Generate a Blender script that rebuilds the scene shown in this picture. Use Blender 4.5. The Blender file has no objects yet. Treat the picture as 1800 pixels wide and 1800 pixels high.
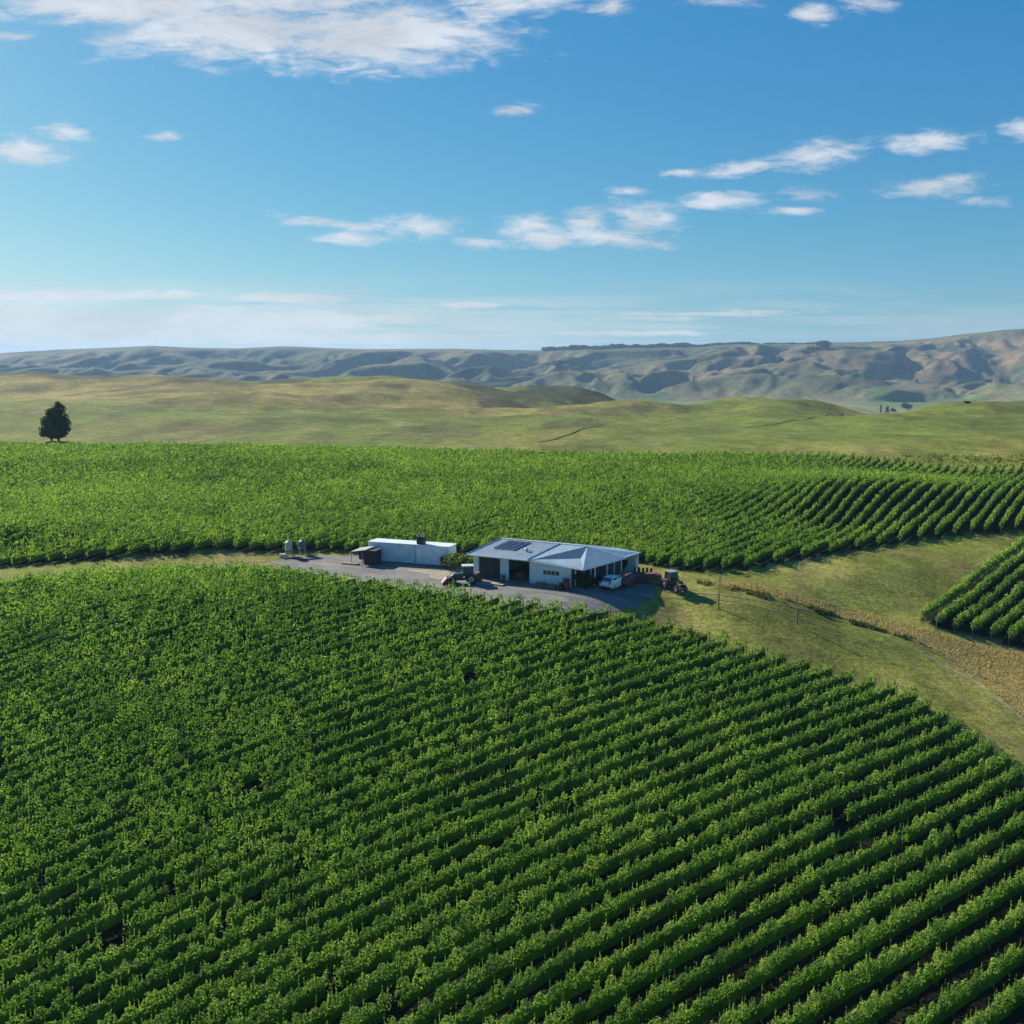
import bpy, bmesh, math, random
import numpy as np
from mathutils import Vector, Matrix
R = math.radians
random.seed(5); rng = np.random.default_rng(5)
SC = bpy.context.scene
COL = SC.collection

# ------------------------------------------------------------------ camera
CAMZ = 27.5                       # metres above the gravel yard
FPX, PITCH = 1729.0, R(8.55)      # focal length in photo pixels, downward pitch
CP, SP = math.cos(PITCH), math.sin(PITCH)
cam_d = bpy.data.cameras.new('camera'); cam = bpy.data.objects.new('camera', cam_d); COL.objects.link(cam)
cam.location = (0, 0, CAMZ); cam.rotation_euler = (math.pi/2 - PITCH, 0, 0)
cam_d.sensor_width = 36; cam_d.lens = 36*FPX/1800; cam_d.clip_start = 1; cam_d.clip_end = 40000
SC.camera = cam

# ------------------------------------------------------------------ sun, sky
SUN_AZ, SUN_EL = R(-46), R(28)    # azimuth from +Y towards +X
sdir = Vector((math.sin(SUN_AZ)*math.cos(SUN_EL), math.cos(SUN_AZ)*math.cos(SUN_EL), math.sin(SUN_EL)))
sl = bpy.data.lights.new('sun', 'SUN'); sl.energy = 4.8; sl.angle = R(0.5); sl.color = (1.0, 0.93, 0.82)
so = bpy.data.objects.new('sun', sl); COL.objects.link(so); so.rotation_euler = sdir.to_track_quat('Z', 'Y').to_euler()
SC.view_settings.view_transform = 'Standard'; SC.view_settings.look = 'None'
SC.view_settings.exposure = 0.85; SC.view_settings.gamma = 1
try: SC.view_settings.use_curve_mapping = False
except Exception: pass
SC.cycles.max_bounces = 6; SC.cycles.transparent_max_bounces = 6; SC.cycles.volume_bounces = 0
SC.cycles.use_denoising = True

class NT:
    """small helper for building node trees"""
    def __init__(s, tree): s.t = tree; s.n = tree.nodes; s.l = tree.links; s.n.clear()
    def new(s, typ, **kw):
        nd = s.n.new(typ)
        for k, v in kw.items(): setattr(nd, k, v)
        return nd
    def put(s, sock, v):
        if v is None: return
        if isinstance(v, bpy.types.NodeSocket): s.l.new(v, sock)
        else: sock.default_value = v
    def math(s, op, a, b=None, c=None, clamp=False):
        nd = s.new('ShaderNodeMath', operation=op); nd.use_clamp = clamp
        s.put(nd.inputs[0], a); s.put(nd.inputs[1], b); s.put(nd.inputs[2], c); return nd.outputs[0]
    def vmath(s, op, a, b=None, out=0):
        nd = s.new('ShaderNodeVectorMath', operation=op); s.put(nd.inputs[0], a); s.put(nd.inputs[1], b); return nd.outputs[out]
    def rng(s, v, a, b, c=0.0, d=1.0, smooth=True):
        nd = s.new('ShaderNodeMapRange'); nd.interpolation_type = 'SMOOTHSTEP' if smooth else 'LINEAR'
        s.put(nd.inputs[0], v); s.put(nd.inputs[1], a); s.put(nd.inputs[2], b); s.put(nd.inputs[3], c); s.put(nd.inputs[4], d); return nd.outputs[0]
    def noise(s, vec, scale, detail=4, rough=0.55, dist=0.0):
        nd = s.new('ShaderNodeTexNoise'); s.put(nd.inputs['Vector'], vec)
        nd.inputs['Scale'].default_value = scale; nd.inputs['Detail'].default_value = detail
        nd.inputs['Roughness'].default_value = rough; nd.inputs['Distortion'].default_value = dist; return nd.outputs[0]
    def mix(s, f, a, b, mode='MIX'):
        nd = s.new('ShaderNodeMix', data_type='RGBA', blend_type=mode)
        s.put(nd.inputs[0], f); s.put(nd.inputs[6], a); s.put(nd.inputs[7], b); return nd.outputs[2]
    def ramp(s, v, stops):
        nd = s.new('ShaderNodeValToRGB'); s.put(nd.inputs[0], v); el = nd.color_ramp.elements
        while len(el) < len(stops): el.new(0.5)
        for e, (p, c) in zip(el, stops): e.position = p; e.color = (*c, 1)
        return nd.outputs[0]

wd = bpy.data.worlds.new("World"); SC.world = wd; wd.use_nodes = True
w = NT(wd.node_tree)
sky = w.new('ShaderNodeTexSky', sky_type='NISHITA'); sky.sun_disc = False
sky.sun_elevation = SUN_EL; sky.sun_rotation = SUN_AZ; sky.altitude = 150
sky.air_density = 1.0; sky.dust_density = 0.5; sky.ozone_density = 2.0
tc = w.new('ShaderNodeTexCoord'); D = tc.outputs['Generated']
sx = w.new('ShaderNodeSeparateXYZ'); w.put(sx.inputs[0], D)
yy = w.math('MAXIMUM', w.math('ABSOLUTE', sx.outputs[1]), 0.05)
U = w.math('DIVIDE', sx.outputs[0], yy); Wz = w.math('DIVIDE', sx.outputs[2], yy)
cb = w.new('ShaderNodeCombineXYZ'); w.put(cb.inputs[0], U); w.put(cb.inputs[1], Wz)
# back half of the sky gets its own noise
w.put(cb.inputs[2], w.math('MULTIPLY', w.math('LESS_THAN', sx.outputs[1], 0.0), 3.0))
P2 = cb.outputs[0]
st = w.vmath('MULTIPLY', P2, (7.0, 22.0, 7.0)); n_big = w.noise(st, 1.0, 8, 0.66, 0.5)
st2 = w.vmath('MULTIPLY', P2, (26.0, 95.0, 26.0)); n_fine = w.noise(st2, 1.0, 6, 0.65, 0.6)
nz = w.math('ADD', w.math('MULTIPLY', n_big, 0.5), w.math('MULTIPLY', n_fine, 0.5))
def sky_uv(x, y):
    fw = FPX*CP - (y-900)*SP; dn = FPX*SP + (y-900)*CP
    return (x-900)/fw, -dn/fw
BLOBS = [(120,2,160,44,0),(300,34,170,56,0),(450,44,210,66,0),(600,66,220,64,0),(730,78,120,44,0),(500,10,340,60,0),(330,-20,460,56,0),(900,-10,160,36,0),(1075,8,46,22,0),(1290,2,90,16,0),
 (1430,22,44,22,0),(1535,4,66,20,0),(20,62,60,13,0),(905,191,64,15,.06),(115,233,52,19,0),(40,268,95,30,0),(282,240,42,9,0),
 (1430,277,100,27,.2),(1300,298,90,13,.12),(1205,305,50,9,0),(1632,248,82,19,.1),(1630,332,105,24,.06),(1685,318,50,16,.1),(1735,355,48,11,0),(1275,350,78,15,0),
 (1425,343,74,17,0),(1400,369,66,9,0),(1125,380,75,36,-.1),(1035,392,60,38,0),(955,415,85,30,-.1),(1090,420,120,22,-.05),(945,395,60,20,-.1),(600,395,110,12,-.1),
 (622,419,70,15,0),(742,398,76,22,0),(842,426,56,14,-.1),(150,517,120,9,0),(505,525,100,10,0),(820,536,70,7,0),(1795,222,36,20,0),(60,545,150,12,0),(1110,335,50,9,0),(560,548,90,8,0),(230,560,150,9,0),(480,572,170,10,0),(90,575,160,12,0),(700,566,120,8,0),(330,592,200,9,0),(1150,560,160,7,0),(1330,548,120,6,0)]
acc = None
BLOBS = [(*q, 1.0) for q in BLOBS]
BLOBS += [(110,519,150,7,0,1.5),(520,524,95,8,-.02,1.45),(820,536,70,5,0,1.3),(460,566,150,11,.02,1.6),(80,568,190,12,.02,1.7),(250,590,260,9,0,1.6),(650,560,110,7,0,1.4),(560,596,220,7,0,1.5),(740,590,120,6,0,1.3),(1080,586,180,5,0,1.25),(1230,552,150,5,0,1.2),(60,603,160,7,0,1.6),(340,540,40,4,0,1.3),(450,50,230,40,0,1.3),(640,60,180,44,0,1.35),(250,15,200,26,0,1.3)]
for (bx, by, rx, ry, tl, stg) in BLOBS:
    u0, w0 = sky_uv(bx, by)
    q = w.vmath('SUBTRACT', P2, (u0, w0, 0))
    if tl:
        rot = w.new('ShaderNodeVectorRotate', rotation_type='Z_AXIS'); w.put(rot.inputs['Vector'], q); rot.inputs['Angle'].default_value = -tl; q = rot.outputs[0]
    q = w.vmath('MULTIPLY', q, (FPX/rx, FPX/ry, 1.0))
    r = w.vmath('LENGTH', q, out=1)
    v = w.math('SUBTRACT', stg, w.math('MULTIPLY', r, 0.80/stg**.3))
    acc = v if acc is None else w.math('MAXIMUM', acc, v)
dens = w.math('ADD', w.math('MULTIPLY', acc, 1.0), w.math('MULTIPLY', w.math('SUBTRACT', nz, 0.5), 3.5))
cl1 = w.rng(dens, 0.12, 1.05, 0.0, 0.90)
# thin streaks of cloud low over the horizon, thicker to the left
st3 = w.vmath('MULTIPLY', P2, (3.2, 75.0, 4.0)); n3 = w.noise(st3, 1.0, 7, 0.62, 0.5)
band = w.rng(Wz, 0.095, 0.035, 0.0, 1.0)
lefty = w.rng(U, 0.35, -0.5, 0.30, 1.0, False)
cl2 = w.math('MULTIPLY', w.rng(w.math('ADD', n3, w.math('MULTIPLY', lefty, 0.10)), 0.47, 0.61, 0.12, 1.0), w.math('MULTIPLY', band, w.math('MULTIPLY', lefty, 0.95)))
# generic scattered cloud elsewhere in the sky (outside the view)
cl = w.math('MAXIMUM', cl1, cl2, clamp=True)
hs = w.new('ShaderNodeHueSaturation'); hs.inputs['Saturation'].default_value = 1.30; hs.inputs['Value'].default_value = 1.0; w.put(hs.inputs['Color'], sky.outputs[0])
sk0 = w.mix(1.0, hs.outputs[0], (0.46, 0.80, 1.0, 1), 'MULTIPLY')
ss_ = w.new('ShaderNodeSeparateColor'); w.put(ss_.inputs[0], sk0); sc_ = w.new('ShaderNodeCombineColor')
w.put(sc_.inputs[0], ss_.outputs[0]); w.put(sc_.inputs[1], w.math('MULTIPLY', w.math('POWER', ss_.outputs[1], .70), 1.58)); w.put(sc_.inputs[2], w.math('MULTIPLY', w.math('POWER', ss_.outputs[2], .45), 2.72))
skyc = sc_.outputs[0]
shade = w.rng(n_big, 0.35, 0.7, 0.80, 1.05)
cc = w.new('ShaderNodeCombineColor'); w.put(cc.inputs[0], w.math('MULTIPLY', shade, 7.7)); w.put(cc.inputs[1], w.math('MULTIPLY', shade, 8.1)); w.put(cc.inputs[2], w.math('MULTIPLY', shade, w.rng(Wz, .09, .02, 8.7, 7.6)))
bg = w.new('ShaderNodeBackground'); w.put(bg.inputs[0], w.mix(cl, skyc, cc.outputs[0])); bg.inputs[1].default_value = 0.055
wo = w.new('ShaderNodeOutputWorld'); w.l.new(bg.outputs[0], wo.inputs[0])

# ------------------------------------------------------------------ numeric helpers
def vnoise(x, y, seed=0):
    xi = np.floor(x).astype(np.int64); yi = np.floor(y).astype(np.int64); fx = x-xi; fy = y-yi
    fx = fx*fx*fx*(fx*(fx*6-15)+10); fy = fy*fy*fy*(fy*(fy*6-15)+10)
    def h(a, b):
        n = (a*374761393 + b*668265263 + seed*1442695041) & 0x7fffffff
        n = ((n ^ (n >> 13))*1274126177) & 0x7fffffff
        return ((n ^ (n >> 16)) & 0xffff)/65535.0
    return (h(xi,yi)*(1-fx)+h(xi+1,yi)*fx)*(1-fy)+(h(xi,yi+1)*(1-fx)+h(xi+1,yi+1)*fx)*fy
def fbm(x, y, oct=5, seed=0, gain=.5):
    s = 0; a = 1; t = 0
    for i in range(oct):
        s = s+a*vnoise(x*2**i+17.3*i, y*2**i-9.1*i, seed+i); t += a; a *= gain
    return s/t
def sst(x, a, b):
    t = np.clip((x-a)/(b-a), 0, 1); return t*t*(3-2*t)
def ab(x, y):
    u = x-900.; v = y-900.; fw = FPX*CP-v*SP; dn = FPX*SP+v*CP
    return u/dn, fw/dn
def tD(x, y, D):                 # node from a photo position and a forward distance
    u = x-900.; v = y-900.; fw = FPX*CP-v*SP; dn = FPX*SP+v*CP
    return (u/fw, math.log(D), CAMZ-D*dn/fw)
def tH(x, y, H):                 # node from a photo position and a height below the camera
    a, b = ab(x, y); return (a/b, math.log(b*H), CAMZ-H)

# ------------------------------------------------------------------ terrain
NODES = [
 # front slope (fitted)
 *[tH(x, y, h) for y, row in {
   1080:[28.7,28.1,28.1,28.4,29.6,31.2,32.7], 1160:[30.8,30.2,29.9,30.2,31.1,32.6,34.0], 1300:[33.5,32.7,32.4,32.4,33.0,34.2,35.3],
   1450:[35.3,34.5,33.9,33.8,34.1,34.8,35.7],1600:[36.4,35.5,34.8,34.4,34.4,34.9,35.5],1800:[37.2,36.2,35.3,34.6,34.3,34.3,34.6],1950:[37.6,36.5,35.5,34.6,34.1,34.0,34.2]}.items()
   for x, h in zip((0,300,600,900,1200,1500,1700), row)],
 tH(-300,1300,34.5), tH(-300,1600,37.2), tH(2000,1300,37), tH(2000,1600,36.5),(-.9,math.log(25),-9),(.9,math.log(25),-9),(-.9,math.log(60),-9),(.9,math.log(60),-9.5),(0,math.log(20),-8.5),
 # yard and lanes
 tH(-200,1035,29.0), tH(0,1012,27.9), tH(150,995,27.7), tH(300,985,27.5), tH(500,982,27.5), tH(640,990,27.5), tH(800,1000,27.5), tH(720,975,27.5), tH(900,1000,27.5), tH(1000,1000,27.5),
 tH(830,1030,27.55), tH(950,1045,27.6), tH(1060,1045,27.6), tH(1100,1010,27.5), tH(1180,1030,27.7), tH(1250,1060,28.6),
 # right-hand grassland
 tH(1300,1020,28.1), tH(1400,1060,29.3), tH(1500,1010,28.9), tH(1600,960,28.7), tH(1800,940,29.0), tH(1700,1000,30.2), tH(1650,1095,32.3), tH(1550,1130,32.2), tH(1800,1140,34.3), tH(1800,1050,32.6), tH(2000,1050,34.3), tH(2000,930,29.5), tH(1800,1220,35.2),
 # far block
 tH(-200,990,28.0), tH(0,970,27.6), tH(0,948,26.1), tH(300,948,26.1), tH(600,955,26.7), tH(0,918,26.2), tH(300,918,26.3), tH(900,940,27.0), tH(1100,960,27.2), tH(1250,985,27.5), tH(1300,930,26.8), tH(1450,930,27.6),tH(1650,905,27.0),
 tH(0,900,25.6), tH(300,900,25.7), tH(600,900,26.1), tH(900,890,26.1), tH(0,860,25.9), tH(300,860,25.6), tH(600,850,25.3), tH(900,850,25.2), tH(1200,880,25.2), tH(1300,850,24.7), tH(1500,858,22.8), tH(1400,868,23.8), tH(1620,862,24.2),
 tH(1500,830,25.6), tH(1750,866,25.6), tH(1750,838,26.4), tH(1200,835,25.0), tH(150,825,23.8), tH(500,820,23.8),
 tD(-300,786,260), tD(0,785,275), tD(300,787,275), tD(600,792,278), tD(900,799,275), tD(1200,804,262), tD(1500,808,250), tD(1800,821,235), tD(2100,830,230),
 # lower hills
 tD(100,774,300), tD(-300,720,400), tD(-300,650,850), tD(0,722,400), tD(0,683,640), tD(0,652,860), tD(150,668,900), tD(150,700,560), tD(300,742,360), tD(300,700,560), tD(300,672,900),
 tD(450,755,345), tD(450,675,880), tD(600,755,345), tD(600,712,520), tD(600,690,660), tD(600,664,880), tD(720,665,900), tD(850,768,325), tD(850,744,400), tD(1000,775,310), tD(1000,745,400), tD(1200,778,300), tD(1200,740,420), tD(1400,778,292), tD(1400,745,400),
 tD(1530,780,284), tD(1530,745,390), tD(1650,782,276), tD(1650,745,365), tD(1800,786,266), tD(1800,742,360), tD(2100,780,270), tD(2100,710,420),
 (-.03,math.log(620),-3), (-.03,math.log(900),-16), (.12,math.log(620),-14), (.12,math.log(900),-28), (.25,math.log(600),-20), (.36,math.log(600),-20), (.5,math.log(600),-12),
 *[(t, math.log(1350), z) for t, z in ((-.8,-25),(-.5,-22),(-.3,-25),(-.1,-30),(.1,-45),(.3,-52),(.6,-50),(.9,-40))],
 (.17,math.log(780),-28), (.3,math.log(780),-34), (.37,math.log(700),-40), (.5,math.log(750),-25),
 *[(t, math.log(2200), -58) for t in (-.9,-.5,-.2,.1,.3,.6,.9)],
]
def tps_fit(N, lam=1e-4):
    X = N[:, :2]; n = len(X); d = np.linalg.norm(X[:, None]-X[None], axis=2)
    K = np.where(d > 0, d*d*np.log(np.maximum(d, 1e-9)), 0)+lam*np.eye(n)
    P = np.c_[np.ones(n), X]; A = np.zeros((n+3, n+3)); A[:n,:n] = K; A[:n,n:] = P; A[n:,:n] = P.T
    return np.linalg.solve(A, np.r_[N[:, 2], np.zeros(3)])
NA = np.array(NODES); TW = tps_fit(NA)
def tps(t, L):
    out = TW[-3]+TW[-2]*t+TW[-1]*L
    for (a, b, _), c in zip(NA, TW):
        r2 = (t-a)**2+(L-b)**2
        out = out+c*0.5*r2*np.log(r2+1e-12)
    return out
TG = np.r_[np.linspace(-1.8,-.8,26)[:-1], np.arange(-.8,.8,.0023), np.linspace(.8,1.8,26)]
LG = np.r_[np.arange(math.log(14), math.log(700), .018), np.arange(math.log(700), math.log(2000), .009), np.arange(math.log(2000), math.log(4300), .0042), np.linspace(math.log(4300), math.log(14000), 60)]
TT, LL = np.meshgrid(TG, LG)
YY = np.exp(LL); XX = TT*YY
ZZ = tps(np.clip(TT,-1.0,1.0), np.minimum(LL, math.log(2200)))
# rounded hills of the middle distance: (skyline through photo positions, distance, near slope, far slope, shoulder)
HILLS = [([(-900,648),(-100,650),(0,652),(90,654),(140,661),(170,672),(230,700)], 960, .05, .2, 60),
 ([(-900,676),(-200,672),(0,669),(170,669),(300,672),(400,674),(480,668),(560,664),(700,666),(800,674),(870,686),(960,705),(1040,730)], 800, .045, .22, 70),
 ([(700,690),(850,680),(930,677),(1000,680),(1060,690),(1095,699),(1150,722)], 930, .09, .2, 50),
 ([(500,700),(560,703),(650,714),(740,725),(800,735),(850,748),(900,765)], 520, .05, .22, 30),
 ([(840,760),(880,745),(930,728),(985,715),(1050,705),(1150,700),(1250,697),(1350,693),(1400,693),(1440,700),(1500,716),(1540,730),(1600,755)], 570, .06, .22, 45),
 ([(1440,762),(1500,745),(1560,729),(1600,720),(1650,712),(1700,706),(1800,701),(2100,690),(2800,680)], 480, .09, .2, 40)]
for prof, DR, fa, fb, wd_ in HILLS:
    pr_ = np.array(prof, float); xp = 900+TT*FPX*CP*1.02; yp = sum(np.interp(xp+o_, pr_[:,0], pr_[:,1], left=None, right=860) for o_ in (-56,-40,-26,-13,0,13,26,40,56))/9
    DD = DR*(1+.10*(vnoise(TT*9, TT*0+DR, 5)-.5))
    zr = CAMZ-DD*(FPX*SP+(yp-900)*CP)/(FPX*CP-(yp-900)*SP)
    d_ = YY-DD; fall = np.where(d_ < 0, fa, fb)*d_*d_/(np.abs(d_)+wd_)
    zh = zr-fall; kk = 2.2; mxx = np.maximum(ZZ, zh)
    ZZ = np.where(YY > 290, mxx+kk*np.log1p(np.exp(-np.abs(ZZ-zh)/kk))-kk*.0, ZZ)
# rough pasture and small undulation on the lower hills
hm = sst(YY, 285, 420)*(1-sst(YY, 1500, 2200))
ZZ += hm*((fbm(XX/75, YY/100, 4, 3)-.5)*8.5+(fbm(XX/18, YY/26, 3, 9)-.5)*1.5)
fold = 1-np.sqrt((2*fbm((XX-.35*YY)/120, YY/210, 3, 101)-1)**2+.01)*2.2
ZZ += hm*sst(YY,350,520)*(fold-.4)*5.0
ZZ += (fbm(XX/30, YY/30, 3, 5)-.5)*0.5*sst(YY, 150, 200)
# far range
TOPX = np.array([-900,-400,0,100,200,260,330,420,500,620,800,960,1100,1220,1300,1400,1500,1580,1640,1700,1800,2000,2300,2800.])
TOPY = np.array([612,618,619,613,609,606,610,611,608,611,612,613,609,608,603,601,599,597,592,583,575,564,560,575.])
def top_z(t, D):
    xpx = 900+t*FPX*CP*1.025
    yp = np.interp(xpx, TOPX, TOPY)
    v = yp-900; fw = FPX*CP-v*SP; dn = FPX*SP+v*CP
    return CAMZ-D*dn/fw
DT = 3700.
zt = top_z(TT, DT)
sp1 = fbm(XX/620+1.5*YY/3000, YY/1500, 3, 21); sp2 = fbm(XX/260, YY/420, 4, 33)
rid = 1-np.abs(2*fbm(XX/420+.25*YY/420, YY/900, 4, 41)-1)*2.0
gul = 1-np.abs(2*fbm(XX/150+.35*YY/150, YY/260, 4, 55)-1)*2.0
s = np.clip((YY-2200)/1450+(sp1-.5)*.35, 0, 1); rise = s
wx_ = (fbm(XX/700, YY/700, 3, 12)-.5)*500; cu = (XX+wx_-.55*(YY-3000))/330; cv = (YY+.3*XX)/760
sab = lambda q: np.sqrt(q*q+.012)
rid = 1-sab(2*fbm(cu, cv, 3, 47, .5)-1)*2.2; gul = 1-sab(2*fbm(cu*2.3+3, cv*2.7, 4, 55)-1)*2.0
env = sst(s, 0, .22)*(1-sst(s, .80, 1.0))
zf = -58+(zt+58)*s**1.15+env*((rid-.35)*46+(gul-.5)*34)+(1-sst(s,.1,.4))*sst(YY,2050,2500)*(np.maximum(sp2-.45,0)*70)
zf += rise*(fbm(XX/300, YY/300, 4, 61)-.5)*10
zf = np.where(YY > DT, zt-(YY-DT)*.02+(fbm(XX/300, YY/300, 4, 61)-.5)*10, zf)
capz = CAMZ+(zt-CAMZ)*YY/DT-4+(fbm(XX/230, YY/900, 4, 66)-.5)*26; kc = 9.0
zf = np.where(YY < DT+100, capz-kc*np.log1p(np.exp(np.clip(-(zf-capz)/kc,-60,60))), zf)
fm = sst(YY, 1900, 2250)
ZZ = ZZ*(1-fm)+zf*fm
# the blue peak far behind
pk = np.exp(-((TT+.352)/.035)**2)*sst(YY,7000,9500)*(1-sst(YY,10500,13000)); ZZ += pk*150

def zat(x, y):
    x = np.asarray(x, float); y = np.asarray(y, float); t = x/y; L = np.log(y)
    i = np.clip(np.searchsorted(TG, t)-1, 0, len(TG)-2); j = np.clip(np.searchsorted(LG, L)-1, 0, len(LG)-2)
    fx = (t-TG[i])/(TG[i+1]-TG[i]); fy = (y-np.exp(LG[j]))/(np.exp(LG[j+1])-np.exp(LG[j]))
    return (ZZ[j,i]*(1-fx)+ZZ[j,i+1]*fx)*(1-fy)+(ZZ[j+1,i]*(1-fx)+ZZ[j+1,i+1]*fx)*fy
def zt1(x, y): return float(zat(x, y))
def pick(px, py):                # point of the ground seen at a photo position
    fw = FPX*CP-(py-900)*SP; dn = FPX*SP+(py-900)*CP; t = (px-900)/fw
    Y = np.exp(np.linspace(math.log(20), math.log(5000), 3000)); dz = (CAMZ-Y*dn/fw)-zat(t*Y, Y)
    k = np.argmax(dz < 0); k = max(k, 1)
    f = dz[k-1]/(dz[k-1]-dz[k]); y = Y[k-1]+(Y[k]-Y[k-1])*f
    return (t*y, y)
def inpoly(x, y, P):
    c = np.zeros(x.shape, bool); n = len(P)
    for i in range(n):
        x1, y1 = P[i]; x2, y2 = P[(i+1) % n]
        cond = ((y1 > y) != (y2 > y)); xs = (x2-x1)*(y-y1)/(y2-y1+1e-12)+x1
        c ^= cond & (x < xs)
    return c
def poly(pts): return [pick(*p) for p in pts]

NEAR = poly([(0,1038),(150,1021),(300,1011),(430,1009),(520,1016),(640,1034),(720,1045),(800,1054),(900,1070),(1000,1082),(1150,1106),(1300,1149),(1450,1190),(1600,1232),(1690,1290),(1770,1350),(1860,1440)])
NEAR = [(-70, NEAR[0][1]-4), ]+NEAR+[(42, 55), (36, 30), (-48, 30), (-80, 60)]
FAR = poly([(0,997),(100,990),(200,981),(300,973),(400,968),(500,969),(640,972),(800,974),(940,972),(1050,976),(1110,989),(1200,1003),(1290,1004),(1400,985),(1500,967),(1600,951),(1700,938),(1800,932)])
FAR = [(FAR[0][0]-45, FAR[0][1]-10)]+FAR+[(FAR[-1][0]+60, FAR[-1][1]+14)]+[pick(1800,822), pick(1500,809), pick(1200,804), pick(900,799), pick(600,793), pick(300,788), pick(0,786)]
FAR = FAR[:20]+[(FAR[20][0]+60, FAR[20][1])]+FAR[20:]+[(FAR[-1][0]-60, FAR[-1][1])]
RIGHT = poly([(1612,1092),(1650,1103),(1700,1113),(1800,1140)]); 
hd = R(40); RIGHT = RIGHT+[(RIGHT[-1][0]+22, RIGHT[-1][1]-9), (RIGHT[-1][0]+80, RIGHT[-1][1]+50), (RIGHT[0][0]+70*math.sin(hd), RIGHT[0][1]+70*math.cos(hd))]

# ------------------------------------------------------------------ object helpers
def tag(o, label=None, cat=None, group=None, kind=None):
    if label: o['label'] = label
    if cat: o['category'] = cat
    if group: o['group'] = group
    if kind: o['kind'] = kind
    return o
def empty(name, loc=(0,0,0), rz=0.0, **kw):
    o = bpy.data.objects.new(name, None); COL.objects.link(o); o.location = loc; o.rotation_euler = (0, 0, rz); o.empty_display_size = .3
    return tag(o, **kw)
def mesh_np(name, V, F, mat, parent=None, smooth=False, fattr=None):
    me = bpy.data.meshes.new(name); V = np.asarray(V, np.float32); F = np.asarray(F, np.int32); k = F.shape[1]
    me.vertices.add(len(V)); me.vertices.foreach_set('co', V.ravel())
    me.loops.add(F.size); me.loops.foreach_set('vertex_index', F.ravel())
    me.polygons.add(len(F)); me.polygons.foreach_set('loop_start', np.arange(0, F.size, k, dtype=np.int32))
    me.update(calc_edges=True)
    if smooth: me.polygons.foreach_set('use_smooth', np.ones(len(F), bool))
    if fattr is not None:
        at = me.attributes.new('tint', 'FLOAT', 'FACE'); at.data.foreach_set('value', np.asarray(fattr, np.float32))
    me.materials.append(mat)
    o = bpy.data.objects.new(name, me); COL.objects.link(o)
    if parent is not None: o.parent = parent
    return o
class MB:
    """collects solids, then becomes one mesh object"""
    def __init__(s): s.bm = bmesh.new()
    def box(s, c, size, rz=0.0, M=None, bevel=0.0):
        r = bmesh.ops.create_cube(s.bm, size=1.0); vs = r['verts']
        m = Matrix.Translation(c) @ Matrix.Rotation(rz, 4, 'Z') @ Matrix.Diagonal((*size, 1))
        if M is not None: m = M @ m
        bmesh.ops.transform(s.bm, matrix=m, verts=vs)
        if bevel: 
            es = list({e for v in vs for e in v.link_edges}); bmesh.ops.bevel(s.bm, geom=es, offset=bevel, segments=2, affect='EDGES', profile=.7)
        return s
    def cyl(s, p0, p1, r0, r1=None, n=12):
        r1 = r0 if r1 is None else r1; p0 = Vector(p0); p1 = Vector(p1); d = p1-p0
        r = bmesh.ops.create_cone(s.bm, cap_ends=True, segments=n, radius1=r0, radius2=r1, depth=d.length)
        m = Matrix.Translation((p0+p1)/2) @ d.to_track_quat('Z', 'Y').to_matrix().to_4x4()
        bmesh.ops.transform(s.bm, matrix=m, verts=r['verts']); return s
    def prism(s, pts, axis_vec):     # closed outline extruded along a vector
        a = [s.bm.verts.new(p) for p in pts]; b = [s.bm.verts.new(Vector(p)+Vector(axis_vec)) for p in pts]
        n = len(a); s.bm.faces.new(a); s.bm.faces.new(b[::-1])
        for i in range(n): s.bm.faces.new((a[i], b[i], b[(i+1) % n], a[(i+1) % n]))
        return s
    def slab(s, pts, th):            # polygon (any plane) thickened downwards
        return s.prism(pts, (0, 0, -th))
    def build(s, name, mat, parent=None, smooth=False, bevel=0.0):
        if bevel: bmesh.ops.bevel(s.bm, geom=[e for e in s.bm.edges], offset=bevel, segments=2, affect='EDGES', profile=.7)
        bmesh.ops.recalc_face_normals(s.bm, faces=s.bm.faces)
        me = bpy.data.meshes.new(name); s.bm.to_mesh(me); s.bm.free()
        if smooth:
            me.polygons.foreach_set('use_smooth', np.ones(len(me.polygons), bool))
        me.materials.append(mat); o = bpy.data.objects.new(name, me); COL.objects.link(o)
        if parent is not None: o.parent = parent
        return o

# ------------------------------------------------------------------ materials
def pmat(name, col, rough=.6, metal=0.0, var=.15, scale=3.0, bump=0.0, spec=.5, coat=0.0):
    m = bpy.data.materials.new(name); m.use_nodes = True; t = NT(m.node_tree)
    p = t.new('ShaderNodeBsdfPrincipled'); o = t.new('ShaderNodeOutputMaterial'); t.l.new(p.outputs[0], o.inputs[0])
    c = t.new('ShaderNodeTexCoord'); n = t.noise(c.outputs['Object'], scale, 5, .6)
    f = t.rng(n, .3, .7, 1-var, 1+var)
    t.put(p.inputs['Base Color'], t.mix(1.0, (*col, 1), f, 'MULTIPLY'))
    p.inputs['Roughness'].default_value = rough; p.inputs['Metallic'].default_value = metal
    p.inputs['Specular IOR Level'].default_value = spec; p.inputs['Coat Weight'].default_value = coat
    if bump:
        b = t.new('ShaderNodeBump'); b.inputs['Strength'].default_value = bump; b.inputs['Distance'].default_value = .05
        t.put(b.inputs['Height'], n); t.put(p.inputs['Normal'], b.outputs[0])
    return m
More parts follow.
